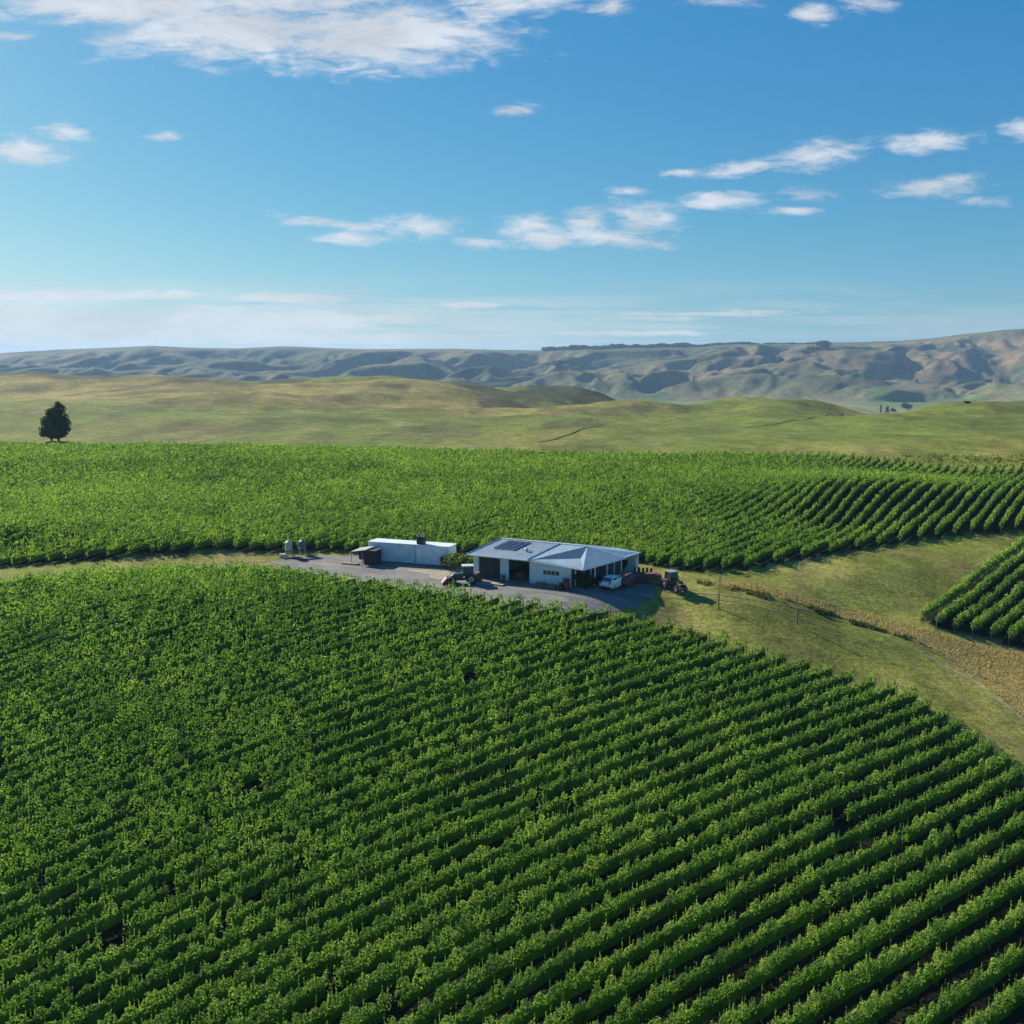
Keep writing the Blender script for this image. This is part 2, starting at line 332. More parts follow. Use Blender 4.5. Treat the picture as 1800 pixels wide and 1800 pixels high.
def corrugated(name, col, axis, rough=.42, metal=0.35, pitch=.2, var=.12):
    m = bpy.data.materials.new(name); m.use_nodes = True; t = NT(m.node_tree)
    p = t.new('ShaderNodeBsdfPrincipled'); o = t.new('ShaderNodeOutputMaterial'); t.l.new(p.outputs[0], o.inputs[0])
    c = t.new('ShaderNodeTexCoord'); d = t.vmath('DOT_PRODUCT', c.outputs['Object'], (*axis, 0), out=1)
    wv = t.math('SINE', t.math('MULTIPLY', d, 2*math.pi/pitch))
    n = t.noise(c.outputs['Object'], .8, 6, .65)
    f = t.rng(n, .3, .7, 1-var, 1+var); f = t.math('MULTIPLY', f, t.rng(wv, -1, 1, .86, 1.06)); stn = t.noise(t.vmath('MULTIPLY', c.outputs['Object'], (2.4, 2.4, .35)), 1.0, 5, .7); f = t.math('MULTIPLY', f, t.rng(stn, .5, .75, 1.0, .78))  # shading of the ribs is put into the colour; the streaks are stains
    t.put(p.inputs['Base Color'], t.mix(1.0, (*col, 1), f, 'MULTIPLY'))
    p.inputs['Roughness'].default_value = rough; p.inputs['Metallic'].default_value = metal
    b = t.new('ShaderNodeBump'); b.inputs['Strength'].default_value = .35; b.inputs['Distance'].default_value = .03
    t.put(b.inputs['Height'], wv); t.put(p.inputs['Normal'], b.outputs[0]); return m
def leaf_mat(name, c0, c1, c2, trans=.42, fieldscale=.02):
    m = bpy.data.materials.new(name); m.use_nodes = True; t = NT(m.node_tree)
    o = t.new('ShaderNodeOutputMaterial'); at = t.new('ShaderNodeAttribute', attribute_name='tint')
    g = t.new('ShaderNodeNewGeometry')
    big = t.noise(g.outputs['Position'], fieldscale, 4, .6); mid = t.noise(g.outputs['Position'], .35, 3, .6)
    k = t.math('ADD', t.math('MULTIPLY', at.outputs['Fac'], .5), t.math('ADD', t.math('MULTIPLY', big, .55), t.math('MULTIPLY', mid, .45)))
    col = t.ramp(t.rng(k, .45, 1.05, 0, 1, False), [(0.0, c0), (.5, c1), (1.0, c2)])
    d = t.new('ShaderNodeBsdfDiffuse'); t.put(d.inputs[0], col)
    tr = t.new('ShaderNodeBsdfTranslucent'); t.put(tr.inputs[0], t.mix(1.0, col, (1.6, 1.9, .9, 1), 'MULTIPLY'))
    mx = t.new('ShaderNodeMixShader'); mx.inputs[0].default_value = trans; t.l.new(d.outputs[0], mx.inputs[1]); t.l.new(tr.outputs[0], mx.inputs[2])
    gl = t.new('ShaderNodeBsdfGlossy'); gl.inputs['Roughness'].default_value = .5; gl.inputs[0].default_value = (.8,.9,1,1)
    fr = t.new('ShaderNodeLayerWeight'); fr.inputs[0].default_value = .25
    m2 = t.new('ShaderNodeMixShader'); t.put(m2.inputs[0], t.math('MULTIPLY', fr.outputs['Facing'], .035)); t.l.new(mx.outputs[0], m2.inputs[1]); t.l.new(gl.outputs[0], m2.inputs[2])
    t.l.new(m2.outputs[0], o.inputs[0]); return m
M_vine = leaf_mat('vine_leaves', (.052,.105,.017), (.130,.225,.036), (.285,.360,.070), .36)
M_vine2 = leaf_mat('vine_leaves_yellower', (.062,.116,.020), (.135,.215,.036), (.270,.335,.060), .40)
M_tree = leaf_mat('tree_leaves', (.014,.032,.011), (.030,.058,.018), (.055,.085,.028), .25)
M_bush = leaf_mat('bush_leaves', (.045,.07,.018), (.09,.12,.03), (.17,.17,.05), .4)
M_dry = leaf_mat('dry_grass_blades', (.26,.185,.08), (.35,.26,.115), (.42,.33,.16), .35, .25)
M_rank = leaf_mat('rank_grass_blades', (.035,.045,.012), (.07,.08,.02), (.14,.13,.04), .3, .1)
M_bark = pmat('bark', (.10,.08,.06), .9, bump=.5)
M_post = pmat('weathered_timber', (.15,.14,.115), .9, scale=6, bump=.3)
M_postg = pmat('grey_timber', (.30,.30,.27), .9, scale=6)
M_wire = pmat('galvanised_wire', (.22,.22,.22), .5, .6)
M_steel = pmat('grey_steel', (.33,.35,.36), .5, .5)
M_gravel = None

# ------------------------------------------------------------------ ground sheet
def ground_colour():
    n1 = fbm(XX/60, YY/60, 5, 71); n2 = fbm(XX/14, YY/20, 4, 72); n3 = fbm(XX/240, YY/200, 4, 73); n4 = fbm(XX/5, YY/5, 3, 74)
    def lerp(a, b, f): return a*(1-f[..., None])+b*f[..., None]
    G = lambda *c: np.array(c)
    # mown headland grass
    grass = lerp(G(.145,.170,.026), G(.215,.215,.045), sst(n1*.5+n2*.5, .35, .65))
    grass = lerp(grass, G(.26,.21,.08), sst(n2*.6+n4*.4, .52, .72)*.6)
    # soil and grass between the vines, near-black to hold the rows' shade
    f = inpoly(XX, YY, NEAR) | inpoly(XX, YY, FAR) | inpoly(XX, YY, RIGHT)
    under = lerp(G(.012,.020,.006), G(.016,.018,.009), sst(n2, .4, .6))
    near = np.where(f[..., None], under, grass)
    # pasture on the lower hills
    past = lerp(G(.128,.158,.026), G(.225,.195,.052), sst(n1*.45+n3*.55, .40, .60))
    past = lerp(past, G(.058,.060,.022), sst(fbm(XX/22, YY/48, 5, 88)*.6+n1*.4, .53, .64)*.55)
    past = lerp(past, G(.240,.195,.085), sst(n4*.4+n2*.6, .55, .75)*.5)
    green = sst(TT, .05, .45)*(1-sst(YY, 380, 620)); past = lerp(past, G(.100,.145,.022), green*.6*sst(n2, .3,.6))
    # dark rushes on slopes that fall away behind the ridges
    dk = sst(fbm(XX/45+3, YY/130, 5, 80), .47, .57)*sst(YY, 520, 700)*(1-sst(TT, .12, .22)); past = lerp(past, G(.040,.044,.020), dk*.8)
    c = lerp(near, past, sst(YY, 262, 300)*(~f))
    # valley floor and the far range
    far = lerp(G(.135,.128,.055), G(.185,.140,.075), sst(n3, .38, .62)); far = lerp(far, G(.080,.095,.040), sst(fbm(XX/500, YY/400, 4, 90), .48, .62)*.8)
    far = lerp(far, G(.045,.065,.032), sst(fbm(XX/120, YY/160, 5, 93), .63, .67)*.85*(YY < 3900))
    plain = lerp(G(.11,.17,.05), G(.20,.19,.08), sst(fbm(XX/160, YY/300, 3, 95), .45, .55))
    far = lerp(plain, far, sst(YY, 2200, 2450))
    return np.clip(lerp(c, far, sst(YY, 1300, 1700)), 0, 1)
GC = ground_colour()
def ground_mat(name, use_attr=True, col=(.2,.2,.2), scale=1.0, amp=.35, bump=.5):
    m = bpy.data.materials.new(name); m.use_nodes = True; t = NT(m.node_tree)
    p = t.new('ShaderNodeBsdfPrincipled'); o = t.new('ShaderNodeOutputMaterial'); t.l.new(p.outputs[0], o.inputs[0])
    g = t.new('ShaderNodeNewGeometry'); pos = g.outputs['Position']
    a = t.noise(pos, 1.6*scale, 6, .7); b = t.noise(pos, .22*scale, 5, .6); c = t.noise(t.vmath('MULTIPLY', pos, (1.0, .45, 1.0)), .075, 7, .68)
    b2 = t.noise(pos, .62*scale, 5, .65); f = t.math('MULTIPLY', t.rng(a, .3, .7, 1-amp, 1+amp), t.rng(b, .3, .7, 1-amp*.6, 1+amp*.6)); f = t.math('MULTIPLY', f, t.rng(b2, .32, .68, 1-amp*.45, 1+amp*.45)); f = t.math('MULTIPLY', f, t.rng(c, .32, .68, .74, 1.26))
    base = t.new('ShaderNodeAttribute', attribute_name='gcol').outputs['Color'] if use_attr else (*col, 1)
    hue = t.mix(t.rng(b, .45, .7, 0, .35), base, t.mix(1.0, base, (1.25, .98, .8, 1), 'MULTIPLY'))
    t.put(p.inputs['Base Color'], t.mix(1.0, hue, f, 'MULTIPLY')); p.inputs['Roughness'].default_value = 1.0; p.inputs['Specular IOR Level'].default_value = .1
    bp = t.new('ShaderNodeBump'); bp.inputs['Strength'].default_value = bump; bp.inputs['Distance'].default_value = .35
    t.put(bp.inputs['Height'], a); t.put(p.inputs['Normal'], bp.outputs[0]); return m
M_ground = ground_mat('ground_cover')
nL, nT = TT.shape
idx = np.arange(nL*nT).reshape(nL, nT)
Fq = np.stack([idx[:-1,:-1], idx[:-1,1:], idx[1:,1:], idx[1:,:-1]], -1).reshape(-1, 4)
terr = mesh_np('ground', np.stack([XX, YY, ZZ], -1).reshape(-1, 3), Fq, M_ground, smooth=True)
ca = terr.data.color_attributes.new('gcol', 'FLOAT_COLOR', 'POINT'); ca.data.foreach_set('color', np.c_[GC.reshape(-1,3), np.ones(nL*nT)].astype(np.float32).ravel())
tag(terr, 'rolling green and tan farmland running back to the far range', kind='structure')

def drape(name, P, mat, lift, step=1.0, label=None, wob=.5, kind='structure'):
    """a sheet laid on the ground inside outline P, with an uneven edge"""
    P = np.array(P); x0, y0 = P.min(0)-1; x1, y1 = P.max(0)+1
    gx = np.arange(x0, x1, step); gy = np.arange(y0, y1, step); X, Y = np.meshgrid(gx, gy)
    wx = (fbm(X/2.2, Y/2.2, 3, 7)-.5)*2*wob; wy = (fbm(X/2.2+50, Y/2.2, 3, 8)-.5)*2*wob
    ins = inpoly(X+wx, Y+wy, [tuple(p) for p in P]); n = X.shape
    keep = ins[:-1,:-1] & ins[1:,:-1] & ins[:-1,1:] & ins[1:,1:]
    id2 = np.arange(X.size).reshape(n); F = np.stack([id2[:-1,:-1], id2[:-1,1:], id2[1:,1:], id2[1:,:-1]], -1)[keep]
    used = np.unique(F); mp = -np.ones(X.size, int); mp[used] = np.arange(len(used))
    V = np.stack([X, Y, zat(X, Y)+lift], -1).reshape(-1, 3)[used]
    o = mesh_np(name, V, mp[F], mat, smooth=True); return tag(o, label, kind=kind)
M_gravel = ground_mat('grey_gravel', False, (.185,.172,.155), 1.2, .34, .4)
def gravel_mat():
    m = bpy.data.materials.new('grey_gravel_worn'); m.use_nodes = True; t = NT(m.node_tree)
    p = t.new('ShaderNodeBsdfPrincipled'); o = t.new('ShaderNodeOutputMaterial'); t.l.new(p.outputs[0], o.inputs[0])
    g = t.new('ShaderNodeNewGeometry'); pos = g.outputs['Position']
    rt = t.new('ShaderNodeVectorRotate', rotation_type='Z_AXIS'); t.put(rt.inputs['Vector'], pos); rt.inputs['Angle'].default_value = R(26)
    lng = t.noise(t.vmath('MULTIPLY', rt.outputs[0], (.10, 1.0, 1.0)), 1.3, 6, .65, .3); fine = t.noise(pos, 5.0, 5, .75); big = t.noise(pos, .18, 5, .65); weed = t.noise(pos, .9, 6, .7)
    c = t.mix(t.rng(big, .38, .62), (.115,.112,.108,1), (.185,.172,.150,1)); c = t.mix(t.rng(lng, .52, .64, 0, .55), c, (.30,.28,.235,1)); c = t.mix(t.rng(lng, .46, .36, 0, .45), c, (.085,.082,.08,1))
    c = t.mix(t.rng(weed, .60, .70, 0, .8), c, (.085,.105,.035,1))
    t.put(p.inputs['Base Color'], t.mix(1.0, c, t.rng(fine, .3, .7, .7, 1.3), 'MULTIPLY')); p.inputs['Roughness'].default_value = .95
    b = t.new('ShaderNodeBump'); b.inputs['Strength'].default_value = .5; b.inputs['Distance'].default_value = .08; t.put(b.inputs['Height'], fine); t.put(p.inputs['Normal'], b.outputs[0]); return m
M_gravel = gravel_mat()
YARD = poly([(470,988),(510,976),(640,976),(790,985),(830,1000),(1000,1000),(1120,1005),(1140,1025),(1165,1048),(1120,1066),(1060,1080),(1000,1078),(900,1072),(780,1046),(700,1040),(620,1028),(560,1016),(500,1004)])
drape('gravel_yard', YARD, M_gravel, .03, .25, 'grey gravel yard round the sheds', 1.1)
M_pale = ground_mat('pale_gravel', False, (.36,.32,.23), 1.5, .2, .3)
drape('pale_gravel_patch', poly([(700,999),(790,1004),(800,1016),(770,1021),(745,1010)]), M_pale, .055, .3, 'pale dusty patch of gravel in front of the container')

# ------------------------------------------------------------------ vine rows
ONES = ['','first','second','third','fourth','fifth','sixth','seventh','eighth','ninth','tenth','eleventh','twelfth','thirteenth','fourteenth','fifteenth','sixteenth','seventeenth','eighteenth','nineteenth']
TENS = {2:('twenty','twentieth'),3:('thirty','thirtieth'),4:('forty','fortieth'),5:('fifty','fiftieth'),6:('sixty','sixtieth'),7:('seventy','seventieth'),8:('eighty','eightieth'),9:('ninety','ninetieth')}
def ordinal(n):
    if n >= 100: return 'one-hundredth' if n == 100 else 'one-hundred-and-'+ordinal(n-100)
    if n < 20: return ONES[n]
    a, b = divmod(n, 10); return TENS[a][1] if b == 0 else TENS[a][0]+'-'+ONES[b]

def canopy(xs, ys, dx, dy, dist, dens=1.0, seed=0, hmax=2.0, wid=.27, size0=.0017, smin=.105):
    """leaves of one row; xs, ys sampled centre line every .5 m"""
    r = np.random.default_rng(seed)
    n_s = len(xs); 
    size = np.maximum(smin, size0*dist)                       # leaf clump edge per sample
    per = dens*.5*3.7/size**2                                 # clumps per half metre
    k = r.poisson(per); tot = int(k.sum()); i = np.repeat(np.arange(n_s), k)
    al = r.uniform(-.3, .3, tot); x = xs[i]+dx*al; y = ys[i]+dy*al
    px, py = -dy, dx                                          # across the row
    av = x*dx+y*dy; vs_ = 1.15; vi = np.floor(av/vs_); fr_ = av/vs_-vi; rk = x*px+y*py
    vig = (.86+.26*(fbm(x/11, y/11, 3, 66)-.5))+.20*(-.3)+.22*vnoise(vi, np.round(rk/.9), 61)+.12*(fbm(x/6, y/6, 2, 19)-.5)*2
    bump = 1-.20*np.abs(2*fr_-1)**2.0
    lump = fbm(x/.36, y/.36, 2, 11)
    H = hmax*vig*bump*(.78+.50*lump)
    Wd = wid*(.25+.9*vig*bump)*(.7+.6*fbm(x/.7+9, y/.7, 2, 23))
    ang = r.uniform(-.15*math.pi, 1.15*math.pi, tot); rad = 1-.5*r.random(tot)**1.6
    cz = H*.54; rz = H*.46
    off = np.sign(np.cos(ang))*np.abs(np.cos(ang))**.8*Wd*rad; zz = cz+np.sign(np.sin(ang))*np.abs(np.sin(ang))**.85*rz*rad
    off = off*(1.22-.62*np.clip(zz/H, 0, 1))
    # upright shoots, gathered into separate spires
    sp_d = .24; si = np.round(av/sp_d); sv = vnoise(si, np.round(rk/.9), 77); sh = (r.random(tot) < .27) & (sv > .48)
    da = (si*sp_d-av)+r.normal(0,.02,tot); x = np.where(sh, x+dx*da, x); y = np.where(sh, y+dy*da, y)
    zz = np.where(sh, H*.80+(.30+1.35*(sv-.48))*r.random(tot), zz); off = np.where(sh, (vnoise(si, rk*0+5, 8)-.5)*.8*wid, off)
    s = size[i]*(.6+.8*r.random(tot)); s = np.where(sh, s*.60*(1.15-.5*np.clip((zz-H*.9)/.6,0,1)), s)
    # gaps where a vine is missing
    gp = fbm(xs/.9+77, ys/.9+dist*0, 2, 31); gap = (gp > .87)
    live = ~gap[i]
    cx = x+px*off; cy = y+py*off; cz2 = zat(x, y)+zz
    nx = np.cos(ang)*px; ny = np.cos(ang)*py; nz_ = np.sin(ang)
    N = np.stack([nx, ny, nz_], -1)+r.normal(0, .55, (tot, 3)); N /= np.linalg.norm(N, axis=1)[:, None]
    Tt = np.cross(N, r.normal(0, 1, (tot, 3))); Tt /= np.linalg.norm(Tt, axis=1)[:, None]; B = np.cross(N, Tt)
    C = np.stack([cx, cy, cz2], -1); hs_ = (s*.5)[:, None]; stretch = np.where(sh, 1.9, 1.15)[:, None]
    Tt = np.where(sh[:, None], np.array([0, 0, 1.]), Tt); 
    q = np.stack([C-Tt*hs_*stretch, C+B*hs_*.8-N*hs_*.25, C+Tt*hs_*stretch, C-B*hs_*.8-N*hs_*.25], 1)[live]
    V = q.reshape(-1, 3); F = np.arange(len(V)).reshape(-1, 4)
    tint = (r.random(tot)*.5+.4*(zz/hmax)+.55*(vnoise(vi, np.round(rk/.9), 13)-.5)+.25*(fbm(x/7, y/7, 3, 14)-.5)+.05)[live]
    # leafy core slab, added to block light through the row
    cs = slice(0, n_s); X = xs; Y = ys; Z = zat(X, Y); hh = hmax*(.46+.22*fbm(X/1.0, Y/1.0, 3, 11)); ww = wid*.34
    ok = ~gap[:-1] & ~gap[1:] & (np.hypot(np.diff(xs), np.diff(ys)) < .8)
    ring = [(-ww, .35), (-ww*.8, .75), (0, 1.0), (ww*.8, .75), (ww, .35)]
    Vc = np.concatenate([np.stack([X+px*o_, Y+py*o_, Z+hh*h_], -1)[:, None] for o_, h_ in ring], 1).reshape(-1, 3)
    b = len(V); base = np.arange(n_s-1)[ok][:, None]*5+b
    Fc = np.concatenate([np.concatenate([base+j, base+j+1, base+j+6, base+j+5], 1) for j in range(4)], 0)
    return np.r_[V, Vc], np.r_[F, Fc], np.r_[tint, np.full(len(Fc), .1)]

def rows(P, phi, s, off0=0.0, ext=None):
    dx, dy = math.sin(phi), math.cos(phi); px, py = math.cos(phi), -math.sin(phi)
    A = np.array(P); pr = A@np.array([px, py]); al = A@np.array([dx, dy]); out = []
    ks = np.arange(math.floor(pr.max()/s), math.floor(pr.min()/s)-1, -1)
    for k in ks:
        c = k*s+off0; a = np.arange(al.min()-2, al.max()+2, .5); x = c*px+a*dx; y = c*py+a*dy
        ins = inpoly(x, y, P)&(y>22)
        # only what the photograph could see, plus a margin at each side
        ins &= np.abs(x/y) < (.64 if ext is None else ext)
        if ins.sum() < 6: continue
        j = np.where(ins)[0]; cuts = np.where(np.diff(j) > 1)[0]
        seg = max(np.split(j, cuts+1), key=len)
        if len(seg) < 6: continue
        xs = x[seg]; ys = y[seg]
        wv = (fbm(a[seg]/9, np.full(len(seg), k*1.7), 2, 91)-.5)*.3
        out.append((xs+px*wv, ys+py*wv, dx, dy))
    return out
HOLES = [pick(452,1412), pick(1478,1462), pick(1658,1478), pick(212,1680), pick(350,1078), pick(820,1205)]
post_me = None
def make_post(name, parent, x, y, h, mat, r=.05, lean=0):
    global post_me
    if post_me is None:
        b = bmesh.new(); bmesh.ops.create_cone(b, cap_ends=True, segments=8, radius1=1, radius2=.92, depth=1)
        bmesh.ops.translate(b, verts=b.verts, vec=(0,0,.5)); post_me = {}
        post_me['b'] = b
    key = mat.name
    if key not in post_me:
        me = bpy.data.meshes.new('post'); post_me['b'].to_mesh(me); me.materials.append(mat); post_me[key] = me
    o = bpy.data.objects.new(name, post_me[key]); COL.objects.link(o); o.parent = parent
    o.location = (x, y, zt1(x, y)-.15); o.scale = (r, r, h+.15); o.rotation_euler = (0, lean, random.uniform(0,3)); return o
def tri_tube(pts, r):
    P = np.array(pts, float); n = len(P); d = np.gradient(P, axis=0); d /= np.linalg.norm(d, axis=1)[:, None]
    up = np.array([0,0,1.]); a = np.cross(d, up); a /= np.maximum(np.linalg.norm(a, axis=1)[:, None], 1e-6); b = np.cross(a, d)
    V = np.stack([P+a*r, P-a*r*.5+b*r*.87, P-a*r*.5-b*r*.87], 1).reshape(-1, 3); i = np.arange(n-1)[:, None]*3
    F = np.concatenate([np.concatenate([i+j, i+(j+1) % 3, i+(j+1) % 3+3, i+j+3], 1) for j in range(3)], 0); return V, F

NR = rows(NEAR, R(50), 1.97)
for k, (xs, ys, dx, dy) in enumerate(NR):
    for hx, hy in HOLES:
        m = (np.abs(xs-hx) < 40) & (np.hypot(xs-hx, ys-hy) < .95); 
        if m.any() and not m.all(): xs = xs[~m]; ys = ys[~m]
    dist = np.hypot(xs, ys)
    V, F, T = canopy(xs, ys, dx, dy, np.hypot(dist, 32), 1.0, 100+k)
    row = empty('vine_row', (0,0,0), label=f'leafy vine row of the large front block, {ordinal(k+1)} counted from the bottom right corner', cat='vine row', group='vine rows of the front block')
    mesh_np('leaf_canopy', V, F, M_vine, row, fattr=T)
    for q in range(0, len(xs), 13):
        if q and (ys[q] > 30): make_post('post', row, xs[q], ys[q], 1.72+random.uniform(-.1,.15), M_post, .04)
    make_post('end_post', row, xs[-1]+dx*.4, ys[-1]+dy*.4, 1.5, M_post, .055)
    if abs(xs[-1]/ys[-1]) < .6:
        e = (xs[-1]+dx*.4, ys[-1]+dy*.4); g = (e[0]+dx*1.9, e[1]+dy*1.9)
        Vt, Ft = tri_tube([(e[0], e[1], zt1(*e)+1.5), (g[0], g[1], zt1(*g))], .02); mesh_np('stay_wire', Vt, Ft, M_wire, row)
FR = rows(FAR, R(34), 1.98, ext=.66)
for k, (xs, ys, dx, dy) in enumerate(FR):
    dist = np.hypot(xs, ys)
    V, F, T = canopy(xs, ys, dx, dy, dist, 1.0, 500+k, hmax=2.0, wid=.34, size0=.0015)
    row = empty('vine_row', (0,0,0), label=f'leafy vine row of the block behind the sheds, {ordinal(k+1)} counted from the right-hand headland', cat='vine row', group='vine rows of the block behind the sheds')
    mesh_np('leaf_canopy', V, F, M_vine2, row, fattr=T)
    make_post('end_post', row, xs[0]-dx*.3, ys[0]-dy*.3, 1.35, M_post, .05)
RR = rows(RIGHT, R(40), 1.9, ext=.7)
for k, (xs, ys, dx, dy) in enumerate(RR[::-1]):
    dist = np.hypot(xs, ys)
    V, F, T = canopy(xs, ys, dx, dy, dist, .9, 900+k, hmax=2.0, wid=.45)
    row = empty('vine_row', (0,0,0), label=f'leafy vine row of the small right-hand block, {ordinal(k+1)} counted from its left edge', cat='vine row', group='vine rows of the small right-hand block')
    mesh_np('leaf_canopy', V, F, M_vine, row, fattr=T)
    make_post('end_post', row, xs[0]-dx*.4, ys[0]-dy*.4, 1.5, M_post, .06)
    for q in range(12, len(xs), 13): make_post('post', row, xs[q], ys[q], 2.0, M_post, .045)
print('ROWS', len(NR), len(FR), len(RR))
#OBJECTS#
# ------------------------------------------------------------------ materials for made things
M_roof = corrugated('blue_grey_roof_sheet', (.29,.34,.38), (.891,-.454), .45, .3, .38)
M_roofd = corrugated('shade_painted_roof_sheet', (.05,.105,.155), (.891,-.454), .40, .3, .38)
M_wall = corrugated('white_wall_sheet', (.68,.74,.75), (.891,-.454), .6, .0, .3)
M_wall2 = corrugated('white_container_sheet', (.66,.72,.76), (.94,-.342), .6, .0, .35)
M_trim = pmat('pale_trim', (.66,.72,.74), .5)
M_dark = pmat('dark_interior_board', (.05,.05,.055), .9)
M_floor = pmat('concrete_floor', (.26,.26,.25), .85, scale=1.5, bump=.2)
M_glass = pmat('dark_window_glass', (.03,.045,.05), .12, spec=.8)
M_panel = pmat('solar_glass', (.035,.045,.065), .25, spec=.6)
M_alu = pmat('aluminium_frame', (.45,.47,.5), .4, .6)
M_black = pmat('black_plastic', (.02,.02,.022), .5)
M_tyre = pmat('tyre_rubber', (.025,.024,.023), .9)
M_white = pmat('white_paint', (.72,.73,.74), .3, coat=.4, var=.05)
M_green = pmat('dark_green_paint', (.03,.08,.06), .5, coat=.2)
M_cabtop = pmat('pale_green_roof_paint', (.50,.62,.58), .5)
M_red = pmat('faded_red_paint', (.13,.03,.028), .6, var=.3)
M_maroon = pmat('dusty_maroon_paint', (.16,.045,.055), .6, var=.3)
M_pinkm = pmat('dusty_pink_metal', (.33,.16,.18), .6, var=.3)
M_rust = pmat('rusty_steel', (.13,.06,.04), .85, var=.3)
M_lampr = pmat('red_lamp_lens', (.35,.02,.02), .3)
M_lampw = pmat('clear_lamp_lens', (.7,.7,.65), .2)
M_plate = pmat('number_plate', (.65,.65,.6), .5)
M_tank = pmat('grey_plastic_tank', (.36,.42,.40), .55)
M_tankd = pmat('slate_plastic_tank', (.10,.14,.18), .5)
M_tarp = pmat('grey_green_canvas', (.28,.32,.26), .8, var=.2)
M_crate = pmat('old_timber_crate', (.20,.13,.08), .9, var=.3)

# ------------------------------------------------------------------ packing shed
Wv = Vector((.891,-.454,0)); Uv = Vector((.643,.766,0)); O3 = Vector((-5.0,125.4,0))
def BP(a, b, z): return tuple(O3+Wv*a+Uv*b+Vector((0,0,z)))
shed = empty('packing_shed', tuple(O3), label='long low white farm shed with blue-grey metal roof, open bays and a verandah', cat='shed')
def sh(mb, name, mat, **k):
    o = mb.build(name, mat, None, **k); o.parent = shed; o.matrix_parent_inverse = Matrix.Translation(-O3); return o
def bpbox(mb, a0, a1, b0, b1, z0, z1): mb.prism([BP(a0,b0,z0), BP(a1,b0,z0), BP(a1,b1,z0), BP(a0,b1,z0)], (0,0,z1-z0)); return mb
# roof planes: main gable, then the lower wing roof
mr = MB(); th = .08
mr.slab([BP(-.45,-.6,3.22), BP(8.25,-.6,3.22), BP(8.25,6.1,4.30), BP(-.45,6.1,4.30)], th)
mr.slab([BP(-.45,6.1,4.30), BP(12.1,6.1,4.30), BP(12.1,12.6,3.22), BP(-.45,12.6,3.22)], th)
roof = sh(mr, 'roof', M_roof)
wr = MB()
wr.slab([BP(8.27,-.6,3.22), BP(8.8,-.3,3.27), BP(12.1,6.1,4.30), BP(8.27,6.1,4.30)], th)
wr.slab([BP(8.8,-.35,3.24), BP(16.1,-1.1,2.82), BP(13.6,2.3,3.42)], th)
wr.slab([BP(16.1,-1.1,2.82), BP(16.0,8.3,2.86), BP(12.1,6.1,4.30), BP(13.6,2.3,3.42)], th)
wr.slab([BP(16.0,8.3,2.86), BP(15.7,12.6,2.86), BP(12.1,12.6,3.22), BP(12.1,6.1,4.30)], th)
wroof = sh(wr, 'verandah_roof', corrugated('pale_blue_roof_sheet', (.36,.46,.50), (.643,.766), .45, .25, .38)); wroof['label'] = 'lighter blue lower roof over the verandah wing'
dr = MB(); dr.slab([BP(8.8,-.3,3.275), BP(13.6,2.3,3.43), BP(12.1,6.1,4.31)], th); o = sh(dr, 'roof_panel', M_roofd); o['label'] = 'triangular roof slope with its shade painted dark blue'  # this slope's shade is put into a darker sheet colour
# barge flashing between the two roofs, ridge cap, gutters
b_ = MB(); 
for p, q in ((BP(8.26,-.62,3.27), BP(8.26,6.1,4.36)), (BP(-.45,-.62,3.27), BP(-.45,6.1,4.36))): b_ = MB(); b_.cyl(p, q, .09, n=6); sh(b_, 'barge_board', M_trim)
b_ = MB(); b_.cyl(BP(-.45,6.1,4.34), BP(12.1,6.1,4.34), .10, n=6); sh(b_, 'ridge_cap', M_trim)
b_ = MB(); b_.cyl(BP(-.45,-.68,3.12), BP(8.25,-.68,3.12), .09, n=8); b_.cyl(BP(16.08,8.3,2.74), BP(16.2,-1.2,2.72), .08, n=8); b_.cyl(BP(16.1,-1.2,2.72), BP(8.4,-.55,3.1), .07, n=8); sh(b_, 'gutter', M_trim)
# walls
wl = MB()
bpbox(wl, 0,.12, .12,12, 0,3.2); bpbox(wl, .12,15.5, 11.88,12, 0,2.75); bpbox(wl, 0,.75, 0,.12, 0,3.1); bpbox(wl, 3.9,5.1, 0,.12, 0,3.1)
bpbox(wl, .75,3.9, 0,.12, 2.85,3.1); bpbox(wl, 5.1,8.1, 0,.12, 2.85,3.1)
wl.prism([BP(0,.12,3.2), BP(0,11.9,3.2), BP(0,6.1,4.2)], tuple(Wv*.12))
sh(wl, 'wall', M_wall)
w2 = MB()
w2.prism([BP(8.1,-.02,0), BP(13.8,-.02,0), BP(13.8,-.02,2.86), BP(8.1,-.02,3.12)], tuple(Uv*.12)); bpbox(w2, 8.1,8.22, .1,11.85, 0,3.3)

o = sh(w2, 'office_wall', M_wall); o['label'] = 'plain white wing wall with a strip of small windows'
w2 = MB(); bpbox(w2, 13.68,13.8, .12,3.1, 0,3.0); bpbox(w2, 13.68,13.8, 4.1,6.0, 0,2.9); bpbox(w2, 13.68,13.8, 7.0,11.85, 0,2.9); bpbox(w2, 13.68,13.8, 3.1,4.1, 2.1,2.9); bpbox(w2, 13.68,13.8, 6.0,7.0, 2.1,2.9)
o = sh(w2, 'verandah_wall', pmat('shade_darkened_wall', (.10,.085,.07), .85, var=.3)); o['label'] = 'verandah wall with its shade painted in dark brown'  # shade under the verandah roof is put into the wall colour
for b0_ in (1.0, 4.3, 7.9, 9.6):
    g = MB(); bpbox(g, 13.81,13.86, b0_-.28, b0_-.02, .05,2.6); sh(g, 'wall_panel', M_trim)
f_ = MB(); bpbox(f_, -.3,16.3, -.9,12.2, -.35,.05); sh(f_, 'floor_slab', M_floor)
